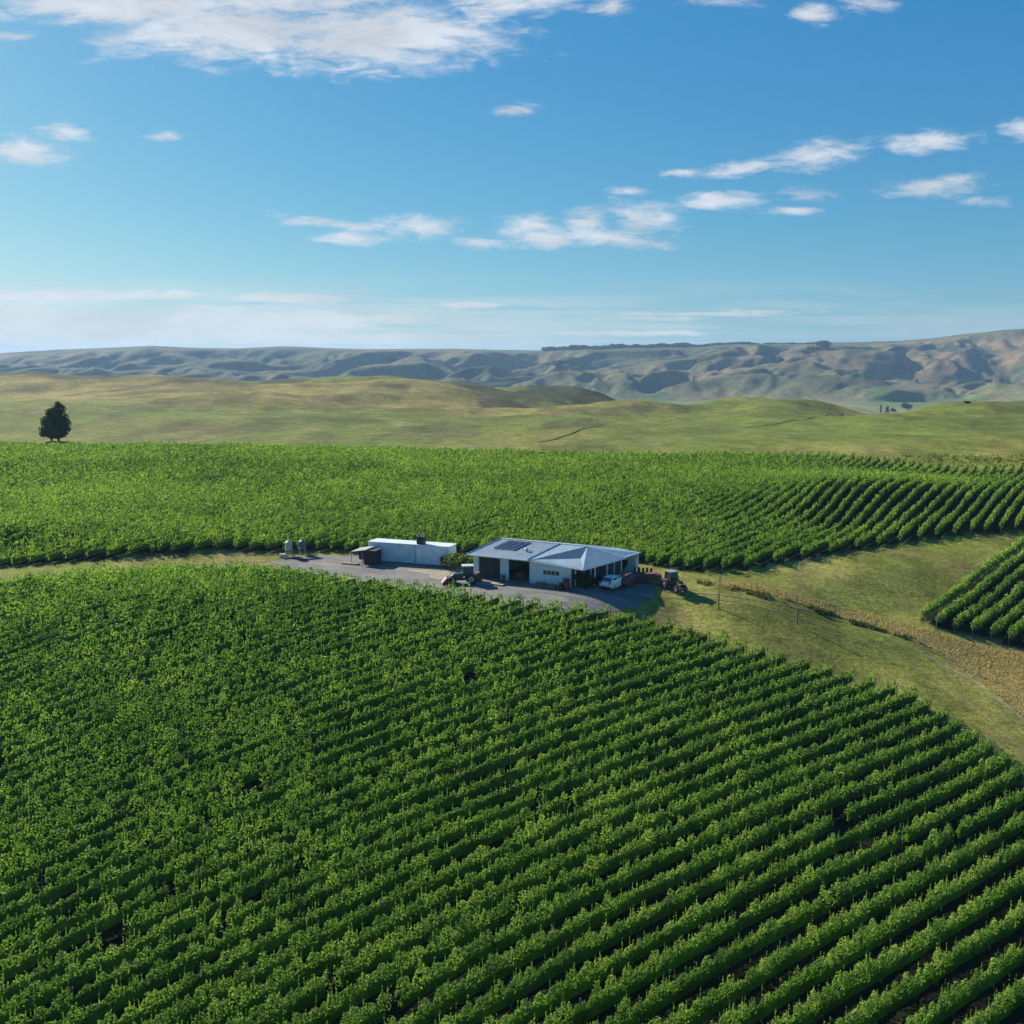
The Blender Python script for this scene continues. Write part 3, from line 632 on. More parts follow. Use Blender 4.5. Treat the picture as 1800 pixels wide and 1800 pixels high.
for k in range(4):
    a = 10.05+k*.56; g = MB(); bpbox(g, a, a+.5, -.06,-.03, 1.45,1.98); wn = sh(g, 'window', M_glass)
    fr = MB(); 
    for q in ((a-.03,a,1.42,2.01),(a+.5,a+.53,1.42,2.01),(a,a+.5,1.42,1.45),(a,a+.5,1.98,2.01)): bpbox(fr, q[0],q[1],-.08,-.02,q[2],q[3])
    f2 = fr.build('window_frame', M_trim, wn); f2.matrix_parent_inverse = Matrix.Identity(4)
for b0 in (3.12, 6.02):
    g = MB(); bpbox(g, 13.7,13.76, b0,b0+.96, .05,2.08); dd = sh(g, 'door', M_dark)
    h_ = MB(); h_.box(BP(13.8,b0+.8,1.0), (.06,.12,.04)); h_.build('door_handle', M_alu, dd)
g = MB(); bpbox(g, 13.82,13.86, 1.1,2.3, 1.1,2.0); sh(g, 'window', M_glass)
g = MB(); bpbox(g, 13.82,13.86, 4.5,5.6, 1.1,2.0); sh(g, 'window', M_glass)
for b0 in (1.9, 4.6, 7.9, 11.9):
    p_ = MB(); bpbox(p_, 15.75-b0*.015, 15.87-b0*.015, b0, b0+.12, .02, 2.76); sh(p_, 'verandah_post', M_trim)
for a0, a1 in ((.78,2.3),(2.35,3.88)):
    d_ = MB(); bpbox(d_, a0,a1, .5+a0*.03,.56+a0*.03, .06,2.84); dd = sh(d_, 'bay_shade_panel', M_dark)  # dark panel added in the open bay to stand in for its shade
    r_ = MB(); r_.box(BP(a0+.2,.44,1.2), (.05,.05,.3)); r_.build('door_handle', M_alu, dd)
pn0 = None
for k in range(4):
    m = MB(); a = 1.35+k*.84; b0, b1 = 2.1, 5.4; zz = lambda b: 3.22+(b+.6)*(1.08/6.7)+.05
    m.slab([BP(a,b0,zz(b0)+.05), BP(a+.62,b0,zz(b0)+.05), BP(a+.62,b1,zz(b1)+.05), BP(a,b1,zz(b1)+.05)], .04); pn = sh(m, 'solar_panel', M_panel)
    fr = MB(); 
    for (A, B) in (((a-.03,b0),(a-.03,b1)),((a+.65,b0),(a+.65,b1)),((a,b0-.03),(a+.62,b0-.03)),((a,b1+.03),(a+.62,b1+.03))): fr.cyl(BP(A[0],A[1],zz(A[1])+.05), BP(B[0],B[1],zz(B[1])+.05), .025, n=5)
    fr.build('panel_frame', M_alu, pn)
v_ = MB(); v_.cyl(BP(6.1,2.2,3.6), BP(6.1,2.2,4.0), .16, n=10); v_.cyl(BP(6.1,2.2,4.0), BP(6.1,2.2,4.12), .28,.1, n=10); sh(v_, 'roof_vent', M_steel)
sk = MB(); 
for k in range(3): sk.cyl(BP(5.4,2.5+.0*k,3.79), BP(6.9,2.5,3.79), .03, n=5)
sh(sk, 'roof_rail', M_steel)

# ------------------------------------------------------------------ white container and its neighbours
CW = Vector((.94,-.342,0)); CU = Vector((.342,.94,0)); CO = Vector((-20.2,136.6,0)); CL = 12.3
cont = empty('storage_container', tuple(CO), label='long white steel container building beside the gravel yard', cat='container')
def CPt(a, b, z): return tuple(CO+CW*a+CU*b+Vector((0,0,z)))
def cb_(mb, a0, a1, b0, b1, z0, z1): mb.prism([CPt(a0,b0,z0), CPt(a1,b0,z0), CPt(a1,b1,z0), CPt(a0,b1,z0)], (0,0,z1-z0)); return mb
def ch(mb, name, mat, lab=None):
    o = mb.build(name, mat); o.parent = cont; o.matrix_parent_inverse = Matrix.Translation(-CO)
    if lab: o['label'] = lab
    return o
ch(cb_(MB(), 0,7.0, 0,2.5, .1,2.72), 'wall', M_wall2, 'bluish left section of wall'); ch(cb_(MB(), 7.06,CL, -.02,2.5, .1,2.72), 'wall', pmat('white_sheet_clean', (.66,.72,.76), .6), 'whiter right section of wall')
m = MB(); cb_(m, -.1,CL+.1, -.12,2.6, 2.724,2.80); ch(m, 'roof', M_trim)
for a in (0, 7.03, CL): ch(cb_(MB(), a-.06,a+.06, -.08,-.025, .05,2.72), 'corner_post', M_trim)
dd = ch(cb_(MB(), 7.5,8.4, -.07,-.03, .15,2.2), 'door', M_trim); h_ = MB(); h_.box(CPt(8.2,-.1,1.1), (.08,.06,.25)); h_.build('door_handle', M_black, dd)
p_ = MB(); p_.cyl(CPt(7.25,-.14,.1), CPt(7.25,-.14,2.7), .045, n=8); ch(p_, 'downpipe', M_steel)
for a in (8.9, 10.6): ch(cb_(MB(), a,a+.05, -.045,-.022, .15,2.6), 'wall_rib', M_trim)
bs = MB(); cb_(bs, .1,CL-.1, .1,2.4, -.3,.098); ch(bs, 'base_beam', M_dark)
# black cooler unit mounted at the roof edge
cu_ = empty('cooler_unit', CPt(7.9,.1,2.4), label='black boxy cooler unit standing on the roof edge of the white container', cat='cooler unit')
def up(mb, name, mat, par, loc): o = mb.build(name, mat); o.parent = par; o.matrix_parent_inverse = Matrix.Translation(-Vector(loc)); return o
c0 = CPt(7.9,.1,2.4)
m = MB(); cb_(m, 7.35,8.4, .15,1.0, 2.83,3.85); up(m, 'housing', M_black, cu_, c0)
m = MB(); cb_(m, 7.3,8.45, .1,1.05, 3.853,3.92); up(m, 'lid', M_dark, cu_, c0)
m = MB(); m.cyl(CPt(7.6,.5,3.9), CPt(7.6,.5,4.15), .1, n=8); m.cyl(CPt(8.45,.5,3.5), CPt(8.75,.5,3.5), .07, n=8); up(m, 'pipe', M_black, cu_, c0)
m = MB(); 
for k in range(5): cb_(m, 7.42,8.33, .10,.145, 2.95+k*.17,3.02+k*.17)
up(m, 'grille', M_dark, cu_, c0)
# open shelter at the container's left end
LO = Vector((-21.0,134.2,0)); sl_ = empty('lean_to_shelter', tuple(LO), label='small dark open shelter with pale canvas top at the left end of the white container', cat='shelter')
def LP(a, b, z): return tuple(LO+CW*a+CU*b+Vector((0,0,z)))
def lb(mb, a0, a1, b0, b1, z0, z1): mb.prism([LP(a0,b0,z0), LP(a1,b0,z0), LP(a1,b1,z0), LP(a0,b1,z0)], (0,0,z1-z0)); return mb
m = MB(); m.slab([LP(-1.4,-.4,1.75), LP(1.0,-.5,2.15), LP(1.2,2.2,2.3), LP(-1.2,2.3,1.9)], .08); up(m, 'canvas_top', M_tarp, sl_, LO)
up(lb(MB(), .5,2.3, -.1,1.7, .05,1.95), 'dark_locker', pmat('tarred_board', (.035,.032,.03), .9, var=.4), sl_, LO)
up(lb(MB(), .45,2.35, -.15,1.75, 1.953,2.03), 'locker_lid', M_dark, sl_, LO)
up(lb(MB(), -1.2,.45, 1.6,1.7, .3,1.8), 'back_board', M_dark, sl_, LO)
for a, b in ((-1.3,-.3),(-1.1,2.1),(.4,-.3)): m = MB(); m.cyl(LP(a,b,-.1), LP(a,b,1.8), .05, n=6); up(m, 'post', M_postg, sl_, LO)
m = MB(); lb(m, -2.6,-.2, -.9,.0, .05,.16); tag(m.build('timber_pallet', M_pale), 'flat pale timber pallet lying on gravel in front of the shelter', 'pallet')

def tank(x, y, r, h, leg, mat, lab, tall):
    z = zt1(x, y); t = empty('tank_on_stand', (x, y, z), .3, label=lab, cat='tank', group='tanks on stands by the lane')
    m = MB(); m.cyl((0,0,leg), (0,0,leg+h), r, n=20); m.cyl((0,0,leg+h), (0,0,leg+h+.18), r*.98, r*.35, n=20)
    m.cyl((0,0,leg+h*.33), (0,0,leg+h*.33+.04), r*1.03, n=20); m.cyl((0,0,leg+h*.66), (0,0,leg+h*.66+.04), r*1.03, n=20); m.build('tank_body', mat, t)
    m = MB(); m.cyl((0,0,leg+h+.1), (0,0,leg+h+.26), r*.3, n=12); m.build('lid', mat, t)
    for sx_ in (-1,1):
        for sy_ in (-1,1): m = MB(); m.cyl((sx_*r*.95,sy_*r*.8,-.2), (sx_*r*.7,sy_*r*.6,leg), .05, n=6); m.build('leg', M_steel, t)
    m = MB(); m.box((0,0,leg-.06), (r*2,r*1.7,.1)); m.build('platform', M_steel, t)
    m = MB(); m.cyl((r*.8,0,leg+.1), (r*.95,0,.2), .04, n=6); m.build('pipe', M_steel, t)
p = pick(508,978); tank(p[0], p[1], .5, 1.1, 1.0, M_tank, 'pale grey tank on steel legs beside the lane, left of the pair', 1)
p = pick(532,974); tank(p[0], p[1], .5, .95, .95, M_tankd, 'slate-grey tank on steel legs beside the lane, right of the pair', 1)
for (px_, py_), (L_, a_), lab in (((497,979),(.9,.2),'small white water trough at the foot of the pale tank'),):
    x, y = pick(px_, py_); m = MB(); m.box((0,0,.22), (L_,.5,.44), bevel=.04); m.box((0,0,.43), (L_*1.08,.58,.05)); o = m.build('water_trough', M_white); o.location = (x, y, zt1(x,y)); tag(o, lab, 'trough')
for (px_, py_, L_, lab) in ((515,981,2.6,'flat dark sheet for the shadow under the pale tank'), (547,983,3.4,'long dark strip for a shadow on gravel right of the tanks')):
    x, y = pick(px_, py_); m = MB(); m.box((0,0,.06), (L_,.9,.06), bevel=.02); o = m.build('shadow_sheet', M_black); o.location = (x, y, zt1(x,y)+.02); o.rotation_euler = (0,0,.25); tag(o, lab, 'mat')  # dark sheets laid as the tanks' shadows on the ground

# ------------------------------------------------------------------ wheels, tractors, cars
def wheel(par, x, y, r, wdt, side, name='wheel'):
    m = MB(); n = 26; ring = [(r*.62,-wdt/2),(r*.9,-wdt/2),(r,-wdt*.36),(r,wdt*.36),(r*.9,wdt/2),(r*.62,wdt/2)]; bm = m.bm; vs = []
    for i in range(n):
        a = 2*math.pi*i/n; rr = 1.0 if i % 2 else .975; vs.append([bm.verts.new((q*rr*math.cos(a), w_, q*rr*math.sin(a))) for q, w_ in ring])
    for i in range(n):
        for j in range(len(ring)): bm.faces.new((vs[i][j], vs[(i+1)%n][j], vs[(i+1)%n][(j+1)%6], vs[i][(j+1)%6]))
    t = m.build(name, M_tyre, par); t.location = (x, y, r)
    m = MB(); m.cyl((0,-wdt*.3,0), (0,wdt*.3,0), r*.62, n=20); m.cyl((0,side*wdt*.3,0), (0,side*wdt*.42,0), r*.2, n=10); rm = m.build('rim', M_steel, t)
    return t
def tractor(x, y, rz, lab, body, top, grp='tractors at the sheds'):
    t = empty('tractor', (x, y, zt1(x, y)), rz, label=lab, cat='tractor', group=grp); t.scale = (.9,.9,.9)   # nose along +X
    m = MB(); m.prism([(.35,-.36,.75),(1.95,-.30,.80),(2.02,-.28,1.15),(1.7,-.30,1.42),(.35,-.36,1.52)], (0,.68,0)); m.build('bonnet', body, t, bevel=.03)
    m = MB(); m.box((.5,0,.62), (2.9,.5,.3)); m.box((1.75,0,.5), (.25,1.3,.16)); m.box((-.75,0,.62), (.35,1.5,.24)); m.build('chassis', M_black, t)
    g = MB(); g.prism([(-1.0,-.62,1.1),(.30,-.62,1.05),(.42,-.60,1.9),(.25,-.56,2.42),(-.95,-.56,2.42),(-1.08,-.60,1.8)], (0,1.22,0)); g.build('cab_glass', M_glass, t)
    for sx_, sy_ in ((-1.02,-.66),(-1.02,.66),(.34,-.66),(.34,.66)):
        m = MB(); m.cyl((sx_,sy_,1.05), (sx_*.93,sy_*.9,2.45), .045, n=6); m.build('cab_pillar', body, t)
    m = MB(); m.box((-.35,0,2.53), (1.62,1.36,.16), bevel=.05); m.build('cab_roof', top, t)
    for sy_ in (-1,1):
        m = MB(); m.box((-.75,sy_*.82,1.40), (1.25,.40,.06)); m.prism([(-.15,sy_*.82-.2,1.40),(.1,sy_*.82-.2,.95),(.14,sy_*.82-.2,.95),(-.1,sy_*.82-.2,1.43)], (0,.4,0)); m.build('mudguard', body, t)
        m = MB(); m.cyl((1.98,sy_*.2,1.1), (2.05,sy_*.2,1.1), .09, n=10); m.build('headlight', M_lampw, t)
        wheel(t, -.75, sy_*.82, .72, .42, sy_); wheel(t, 1.75, sy_*.72, .46, .30, sy_)
    m = MB(); m.cyl((1.1,.25,1.45), (1.1,.25,2.15), .05, n=8); m.build('exhaust_pipe', M_rust, t)
    return t
x, y = pick(818,1025)
tr = tractor(x, y, R(188), 'tractor with pale green cab roof and red front attachment at the shed corner', M_green, M_cabtop)
m = MB(); m.prism([(2.2,-.9,.25),(3.4,-.9,.12),(3.4,-.9,.2),(2.7,-.9,.95),(2.2,-.9,1.0)], (0,1.8,0)); m.build('front_attachment', M_red, tr, bevel=.03)
m = MB(); m.box((2.1,-.4,.65), (.7,.1,.12)); m.box((2.1,.4,.65), (.7,.1,.12)); m.build('loader_arm', M_red, tr)
m = MB(); m.box((-1.9,0,.75), (.9,1.5,.7), bevel=.06); m.cyl((-1.9,-.6,1.2), (-1.9,.6,1.2), .35, n=14); m.build('rear_sprayer', M_rust, tr)
x, y = pick(1182,1036)
tr2 = tractor(x, y, R(-62), 'tractor with grey-white cab roof parked on grass right of the verandah', M_rust, M_steel)
m = MB(); m.box((2.3,0,.5), (.35,1.5,.35), bevel=.04); m.build('front_weight', M_maroon, tr2)
# implements between the shed and the right-hand tractor
def implement(px_, py_, rz, L_, body, lab, kind):
    x, y = pick(px_, py_); t = empty('farm_implement', (x, y, zt1(x,y)), rz, label=lab, cat='farm implement', group='implements parked beside the shed')
    m = MB(); m.box((0,0,.55), (L_,.12,.14)); m.box((0,.8,.55), (L_,.12,.14)); 
    for k in range(4): m.box((-L_/2+L_*k/3,.4,.55), (.1,.9,.12))
    m.build('frame', body, t)
    m = MB()
    if kind: m.prism([(-L_*.42,-.1,.65),(L_*.42,-.1,.65),(L_*.34,-.1,1.25),(L_*.1,-.1,1.42),(-L_*.3,-.1,1.30)], (0,.95,0)); m.build('hopper', body, t, bevel=.05)
    else:
        for k in range(5): m.box((-L_*.4+k*L_*.2,.4,.95), (L_*.12,.7,.55+.1*(k%2)))
        m.build('tine_housing', body, t, bevel=.03)
    for k in range(6): m2 = MB(); xx = -L_*.42+k*L_*.168; m2.cyl((xx,.1,.5), (xx-.1,.2,.0), .04, n=6); m2.build('tine', M_rust, t)
    for sx_ in (-1,1): wheel(t, sx_*L_*.45, .4, .3, .18, sx_).rotation_euler = (0,0,math.pi/2)
    m = MB(); m.cyl((0,-.1,.6), (0,-.8,1.05), .05, n=6); m.cyl((-.4,-.05,.6), (0,-.8,1.05), .04, n=6); m.build('drawbar', M_rust, t)
implement(1130,1016, R(-10), 2.6, M_rust, 'rusty tined implement just behind the pink-red hopper', 0)
implement(1118,1024, R(-20), 3.2, M_rust, 'dark tined implement parked between the white car and the pink-red one', 0)
implement(1145,1027, R(-25), 3.0, M_maroon, 'dusty maroon hopper implement parked left of the grassy tractor', 1)
m = None
def car(x, y, rz, lab, paint):
    t = empty('parked_car', (x, y, zt1(x,y)), rz, label=lab, cat='car', group='vehicles parked at the verandah')
    P_ = [(-2.1,.45),(-2.15,.85),(-2.05,1.05),(-1.85,1.12),(-1.45,1.52),(-1.1,1.60),(.1,1.60),(.55,1.50),(1.15,1.08),(1.95,.92),(2.12,.75),(2.12,.40),(1.75,.32),(-1.8,.32)]
    m = MB(); bm = m.bm; secs = []
    for yy_, k_ in ((-.86,0),(-.80,1),(.80,1),(.86,0)):
        vs = []
        for (px_, pz_) in P_:
            ins = .12 if pz_ > 1.1 else 0
            sg = 1 if yy_ > 0 else -1
            vs.append(bm.verts.new((px_*(1 if k_ else .985), sg*(abs(yy_)-ins*(1.4 if k_ else 1.9)), pz_*(1 if k_ else (.985 if pz_ > .6 else 1.02)))))
        secs.append(vs)
    for a_, b2 in zip(secs, secs[1:]):
        for i in range(len(P_)): bm.faces.new((a_[i], a_[(i+1)%len(P_)], b2[(i+1)%len(P_)], b2[i]))
    bm.faces.new(secs[0]); bm.faces.new(secs[-1][::-1]); m.build('body', paint, t)
    for sg in (-1,1):
        m = MB(); m.prism([(-1.62,sg*.715,1.12),(-1.3,sg*.68,1.48),(-.35,sg*.67,1.53),(-.35,sg*.725,1.12)], (0,sg*.035,0)); m.build('side_window', M_glass, t)
        m = MB(); m.prism([(-.27,sg*.725,1.12),(-.27,sg*.67,1.53),(.15,sg*.67,1.53),(.5,sg*.68,1.45),(.95,sg*.725,1.12)], (0,sg*.035,0)); m.build('side_window', M_glass, t)
        m = MB(); m.box((.72,sg*.86,1.08), (.16,.16,.12), bevel=.02); m.build('wing_mirror', paint, t)
        m = MB(); m.box((-2.09,sg*.62,.98), (.1,.26,.22), bevel=.02); m.build('tail_lamp', M_lampr, t)
        m = MB(); m.box((2.05,sg*.6,.78), (.14,.34,.13), bevel=.02); m.build('headlight', M_lampw, t)
        wheel(t, 1.32, sg*.76, .33, .22, sg); wheel(t, -1.30, sg*.76, .33, .22, sg)
    m = MB(); m.prism([(-1.88,-.62,1.14),(-1.48,-.56,1.53),(-1.48,.56,1.53),(-1.88,.62,1.14)], (-.03,0,.03)); m.build('rear_window', M_glass, t)
    m = MB(); m.prism([(1.10,-.62,1.12),(.60,-.56,1.50),(.60,.56,1.50),(1.10,.62,1.12)], (.03,0,.03)); m.build('windscreen', M_glass, t)
    m = MB(); m.box((-2.16,0,.72), (.02,.36,.12)); m.build('number_plate', M_plate, t)
    m = MB(); m.box((-2.12,0,.45), (.12,1.6,.18), bevel=.03); m.build('bumper', M_black, t)
    return t
x, y = pick(1079,1033); car(x, y, R(54), 'white hatchback parked tail-out beside the verandah', M_white)
x, y = pick(1101,1028); car(x, y, R(60), 'dusty dark maroon car parked just right of the white hatchback', M_maroon)

# odds and ends along the shed
def drum(px_, py_, mat, lab, h=.9, r=.29):
    x, y = pick(px_, py_); z = max(zt1(x,y), .05); m = MB(); m.cyl((0,0,0), (0,0,h), r, n=18)
    for q in (.02,.33,.66,.98): m.cyl((0,0,h*q-.015), (0,0,h*q+.015), r*1.05, n=18)
    o = m.build('drum', mat); o.location = (x, y, z); return tag(o, lab, 'drum', 'drums along the shed')
drum(986,1037, M_black, 'black drum on its own against the right end of the white wall'); drum(996,1038, M_red, 'dull red drum by the corner of the verandah'); drum(884,1023, M_green, 'dark green drum beside the white pillar of the open bays')
x, y = pick(993,1038); t = empty('gas_bottle_rack', (x+.1, y+.55, zt1(x,y)), R(-27), label='dark rack of two tall gas bottles at the corner of the white wall', cat='gas bottles')
for k in (-.22,.22):
    m = MB(); m.cyl((k,0,0), (k,0,1.25), .17, n=14); m.cyl((k,0,1.25), (k,0,1.42), .17,.05, n=14); m.build('gas_bottle', M_maroon if k > 0 else M_tankd, t)
m = MB(); m.box((0,.22,.7), (.9,.05,1.3)); m.box((0,0,.03), (.9,.5,.06)); m.build('rack_frame', M_black, t)
def crate(px_, py_, s3, lab, rz=.2):
    x, y = pick(px_, py_); z = max(zt1(x,y), .05); m = MB(); L_, W_, H_ = s3
    for k in range(4): m.box((0,-W_/2,H_*(.12+k*.25)), (L_,.03,H_*.2)); m.box((0,W_/2,H_*(.12+k*.25)), (L_,.03,H_*.2)); m.box((-L_/2,0,H_*(.12+k*.25)), (.03,W_,H_*.2)); m.box((L_/2,0,H_*(.12+k*.25)), (.03,W_,H_*.2))
    m.box((0,0,.04), (L_,W_,.04))
    o = m.build('crate', M_crate); o.location = (x, y, z); o.rotation_euler = (0,0,rz); tag(o, lab, 'crate', 'crates along the shed')
crate(950,1031,(1.1,.8,.5),'low wooden crate below the left end of the window strip', -.4); crate(968,1034,(1.3,.8,.45),'low wooden crate below the right end of the window strip', -.4)
crate(915,1016,(1.2,1.0,.8),'wooden crate inside the right-hand open bay', -.4)
m = MB(); m.box((0,0,.1), (4.6,.9,.2), bevel=.02); o = m.build('concrete_ramp', M_pale); x, y = pick(858,1026); o.location = (x, y-.2, 0.0); o.rotation_euler = (0,0,R(-27)); tag(o, 'long pale concrete ramp in front of the left open bay', 'ramp')

# ------------------------------------------------------------------ leafy things
def leaf_cloud(C, N, size, r):
    n = len(C); N = N+r.normal(0, .6, (n,3)); N /= np.linalg.norm(N, axis=1)[:, None]; T = np.cross(N, r.normal(0,1,(n,3))); T /= np.linalg.norm(T, axis=1)[:, None]; B = np.cross(N, T)
    h = (size*(.6+.8*r.random(n))*.5)[:, None]; q = np.stack([C-T*h*1.2, C+B*h-N*h*.3, C+T*h*1.2, C-B*h-N*h*.3], 1).reshape(-1,3)
    return q, np.arange(len(q)).reshape(-1,4), r.random(n)
def blob_crown(lobes, size, dens, seed, mat, name, parent):
    r = np.random.default_rng(seed); Cs = []; Ns = []
    for (cx, cy, cz, rx, ry, rz_) in lobes:
        n = int(dens*(rx*ry+ry*rz_+rx*rz_)*4.2/size**2); d = r.normal(0,1,(n,3)); d /= np.linalg.norm(d, axis=1)[:, None]
        rad = (1-.5*r.random(n)**1.7)*(.75+.5*fbm(d[:,0]*2.2+cx, d[:,1]*2.2+d[:,2]*1.7+cz, 3, seed))
        keep = fbm(d[:,0]*3+cz*2, d[:,2]*3+d[:,1]*2, 2, seed+5) > .36
        Cs.append((np.array([cx,cy,cz])+d*rad[:, None]*np.array([rx,ry,rz_]))[keep]); Ns.append(d[keep])
    V, F, T = leaf_cloud(np.concatenate(Cs), np.concatenate(Ns), size, r); return mesh_np(name, V, F, mat, parent, fattr=T)
def limbs(parent, trunks, name='trunk'):
    for pts in trunks:
        m = MB()
        for (p, q, r0, r1) in pts: m.cyl(p, q, r0, r1, n=8)
        m.build(name, M_bark, parent)
x, y = pick(99,775); tz = zt1(x,y); S_ = y*(70/1729.)/11.6
t = empty('lone_tree', (x, y, tz-.1), label='single dark evergreen tree standing on the pasture above the left vineyard', cat='tree'); t.scale = (S_,)*3
limbs(t, [[((-1.4,0,0),(-1.2,0,3),.35,.25),((-1.2,0,3),(-2.2,.3,6),.22,.1),((-1.2,0,3),(-.6,-.4,7),.2,.08)], [((.7,0,0),(.6,.2,3.4),.38,.28),((.6,.2,3.4),(1.3,0,8),.25,.1),((.6,.2,3.4),(2.6,.2,5.6),.16,.06)]])
blob_crown([(-2.6,0,3.4,1.9,1.9,1.6),(-1.8,.3,5.0,2.3,2.2,1.8),(.2,0,4.0,2.4,2.2,2.0),(2.4,0,3.6,1.8,1.8,1.6),(2.7,.2,5.2,2.0,1.7,1.3),(1.0,0,7.0,2.6,2.2,1.9),(-1.3,0,8.1,1.5,1.4,1.2),(1.5,.1,9.4,1.9,1.6,1.4),(1.3,0,10.7,1.2,1.1,.9),(-3.6,0,2.2,1.2,1.2,1.1),(.3,0,5.6,2.6,2.2,2.4),(0,0,2.6,2.6,2.0,1.3),(-1.9,0,2.6,2.0,1.8,1.3),(1.9,0,2.7,1.8,1.6,1.2),(.2,0,8.3,2.3,2.0,1.8),(-.8,0,1.7,1.9,1.6,1.1),(1.4,0,1.9,2.0,1.6,1.0),(2.9,0,6.3,1.3,1.3,1.3),(-2.9,0,6.0,1.3,1.3,1.2)], .42, 2.3, 7, M_tree, 'crown', t)
def bush(px_, py_, w_, h_, lab, mat=M_bush, seed=1, cat='shrub', name='shrub', dy=0, size=.22, lobes=None, grp=None):
    x, y = pick(px_, py_); y += dy; t = empty(name, (x, y, zt1(x,y)-.05), label=lab, cat=cat, group=grp); r = random.Random(seed)
    L_ = [(r.uniform(-.6,.6)*w_/2, r.uniform(-.4,.4)*w_/2, h_*r.uniform(.3,.68), w_*r.uniform(.22,.34), w_*r.uniform(.22,.34), h_*r.uniform(.24,.34)) for _ in range(6)]
    blob_crown(L_, size, 1.3, seed, mat, 'foliage', t); limbs(t, [[((0,0,0),(0,0,h_*.5),.09,.05),((0,0,h_*.3),(w_*.2,0,h_*.6),.05,.02)]], 'stem'); return t
bush(808,1000,5.2,2.6,'loose olive-green shrub between the white container and the packing shed', seed=3, size=.28)
M_potbush = leaf_mat('dark_shrub_leaves', (.018,.032,.010), (.03,.05,.014), (.07,.08,.025), .25)
bush(1028,1034,2.4,2.0,'dark rounded bush beneath the near corner of the verandah', M_potbush, 5); bush(1092,1008,1.8,2.6,'tall dark reddish shrub at the far end of the verandah', M_potbush, 6)
bush(1046,1030,1.3,1.4,'small dark bush between the verandah corner and the white hatchback', M_potbush, 15)
bush(1214,1132,1.8,2.0,'dark bushy plant standing at the edge of the front vines', M_bush, 8)
bush(655,1040,1.4,2.0,'reddish-brown bush at the edge of the gravel yard among the vines', leaf_mat('russet_leaves', (.03,.03,.012), (.07,.045,.02), (.10,.06,.03), .25), 9)
# far trees
def far_tree(px_, py_, D_, h_, w_, lab, seed, shape='round'):
    fw = FPX*CP-(py_-900)*SP; x = (px_-900)/fw*D_; y = D_; t = empty('distant_tree', (x, y, zt1(x,y)-.3), label=lab, cat='tree', group='trees dotted over the far valley'); r = random.Random(seed)
    if shape == 'tall': L_ = [(r.uniform(-.1,.1)*w_,0,h_*(.22+.18*k),w_*(.5-.07*k),w_*.4,h_*.16) for k in range(5)]
    else: L_ = [(r.uniform(-.3,.3)*w_, r.uniform(-.2,.2)*w_, h_*r.uniform(.35,.75), w_*r.uniform(.28,.42), w_*.3, h_*r.uniform(.2,.32)) for _ in range(6)]
    blob_crown(L_, max(.5, D_*.0012), 1.0, seed, M_tree, 'crown', t); limbs(t, [[((0,0,0),(0,0,h_*.6),h_*.03,h_*.012)]])
for i, (px_, py_, D_, h_, w_, sp_) in enumerate([(1595,716,1900,16,24,'round'),(1560,722,1700,12,9,'tall'),(1548,722,1690,14,6,'tall'),(1570,724,1720,9,10,'round'),(1703,703,480,1.4,4,'round'),(1450,655,3100,26,60,'round'),(1430,662,3050,18,40,'round'),(1340,668,3000,20,50,'round'),(1365,673,2950,18,36,'round'),(1700,640,2750,16,40,'round'),(1740,648,2700,14,34,'round'),(1610,690,2600,16,14,'tall'),(690,658,3000,26,30,'round'),(985,668,2900,20,50,'round')]+[(1142+k*11,694,2450,11+((k*7)%5)*2,6,'tall') for k in range(8)]):
    far_tree(px_, py_, D_, h_, w_, f'{"slender" if sp_=="tall" else "rounded"} dark tree in the far valley, {ordinal(i+1)} of the scattered ones', 200+i, sp_)
# dark pine belt along the far skyline
r = np.random.default_rng(12); Cs = []; Ns = []
for (xa, xb, hh_, n_) in ((955,1222,22,430),(1222,1330,13,120),(1330,1440,7,40)):
    xpx = r.uniform(xa, xb, n_); D_ = DT-40+r.uniform(-60,90,n_); X = (xpx-900)/(FPX*CP+290*SP)*D_; hgt = hh_*(.5+.8*fbm(xpx/14, xpx*0, 2, 3))
    for k in range(26):
        q = r.random(n_)*.62; Cs.append(np.stack([X+r.normal(0,5,n_)*(1.1-q), D_+r.normal(0,5,n_), zat(X, D_)+q*hgt], -1)); Ns.append(r.normal(0,1,(n_,3)))
V, F, T = leaf_cloud(np.concatenate(Cs), np.concatenate(Ns)/2, 5.5, r); o = mesh_np('pine_belt', V, F, M_tree, fattr=T); tag(o, 'dark belt of pines along the far skyline', 'trees', kind='stuff')

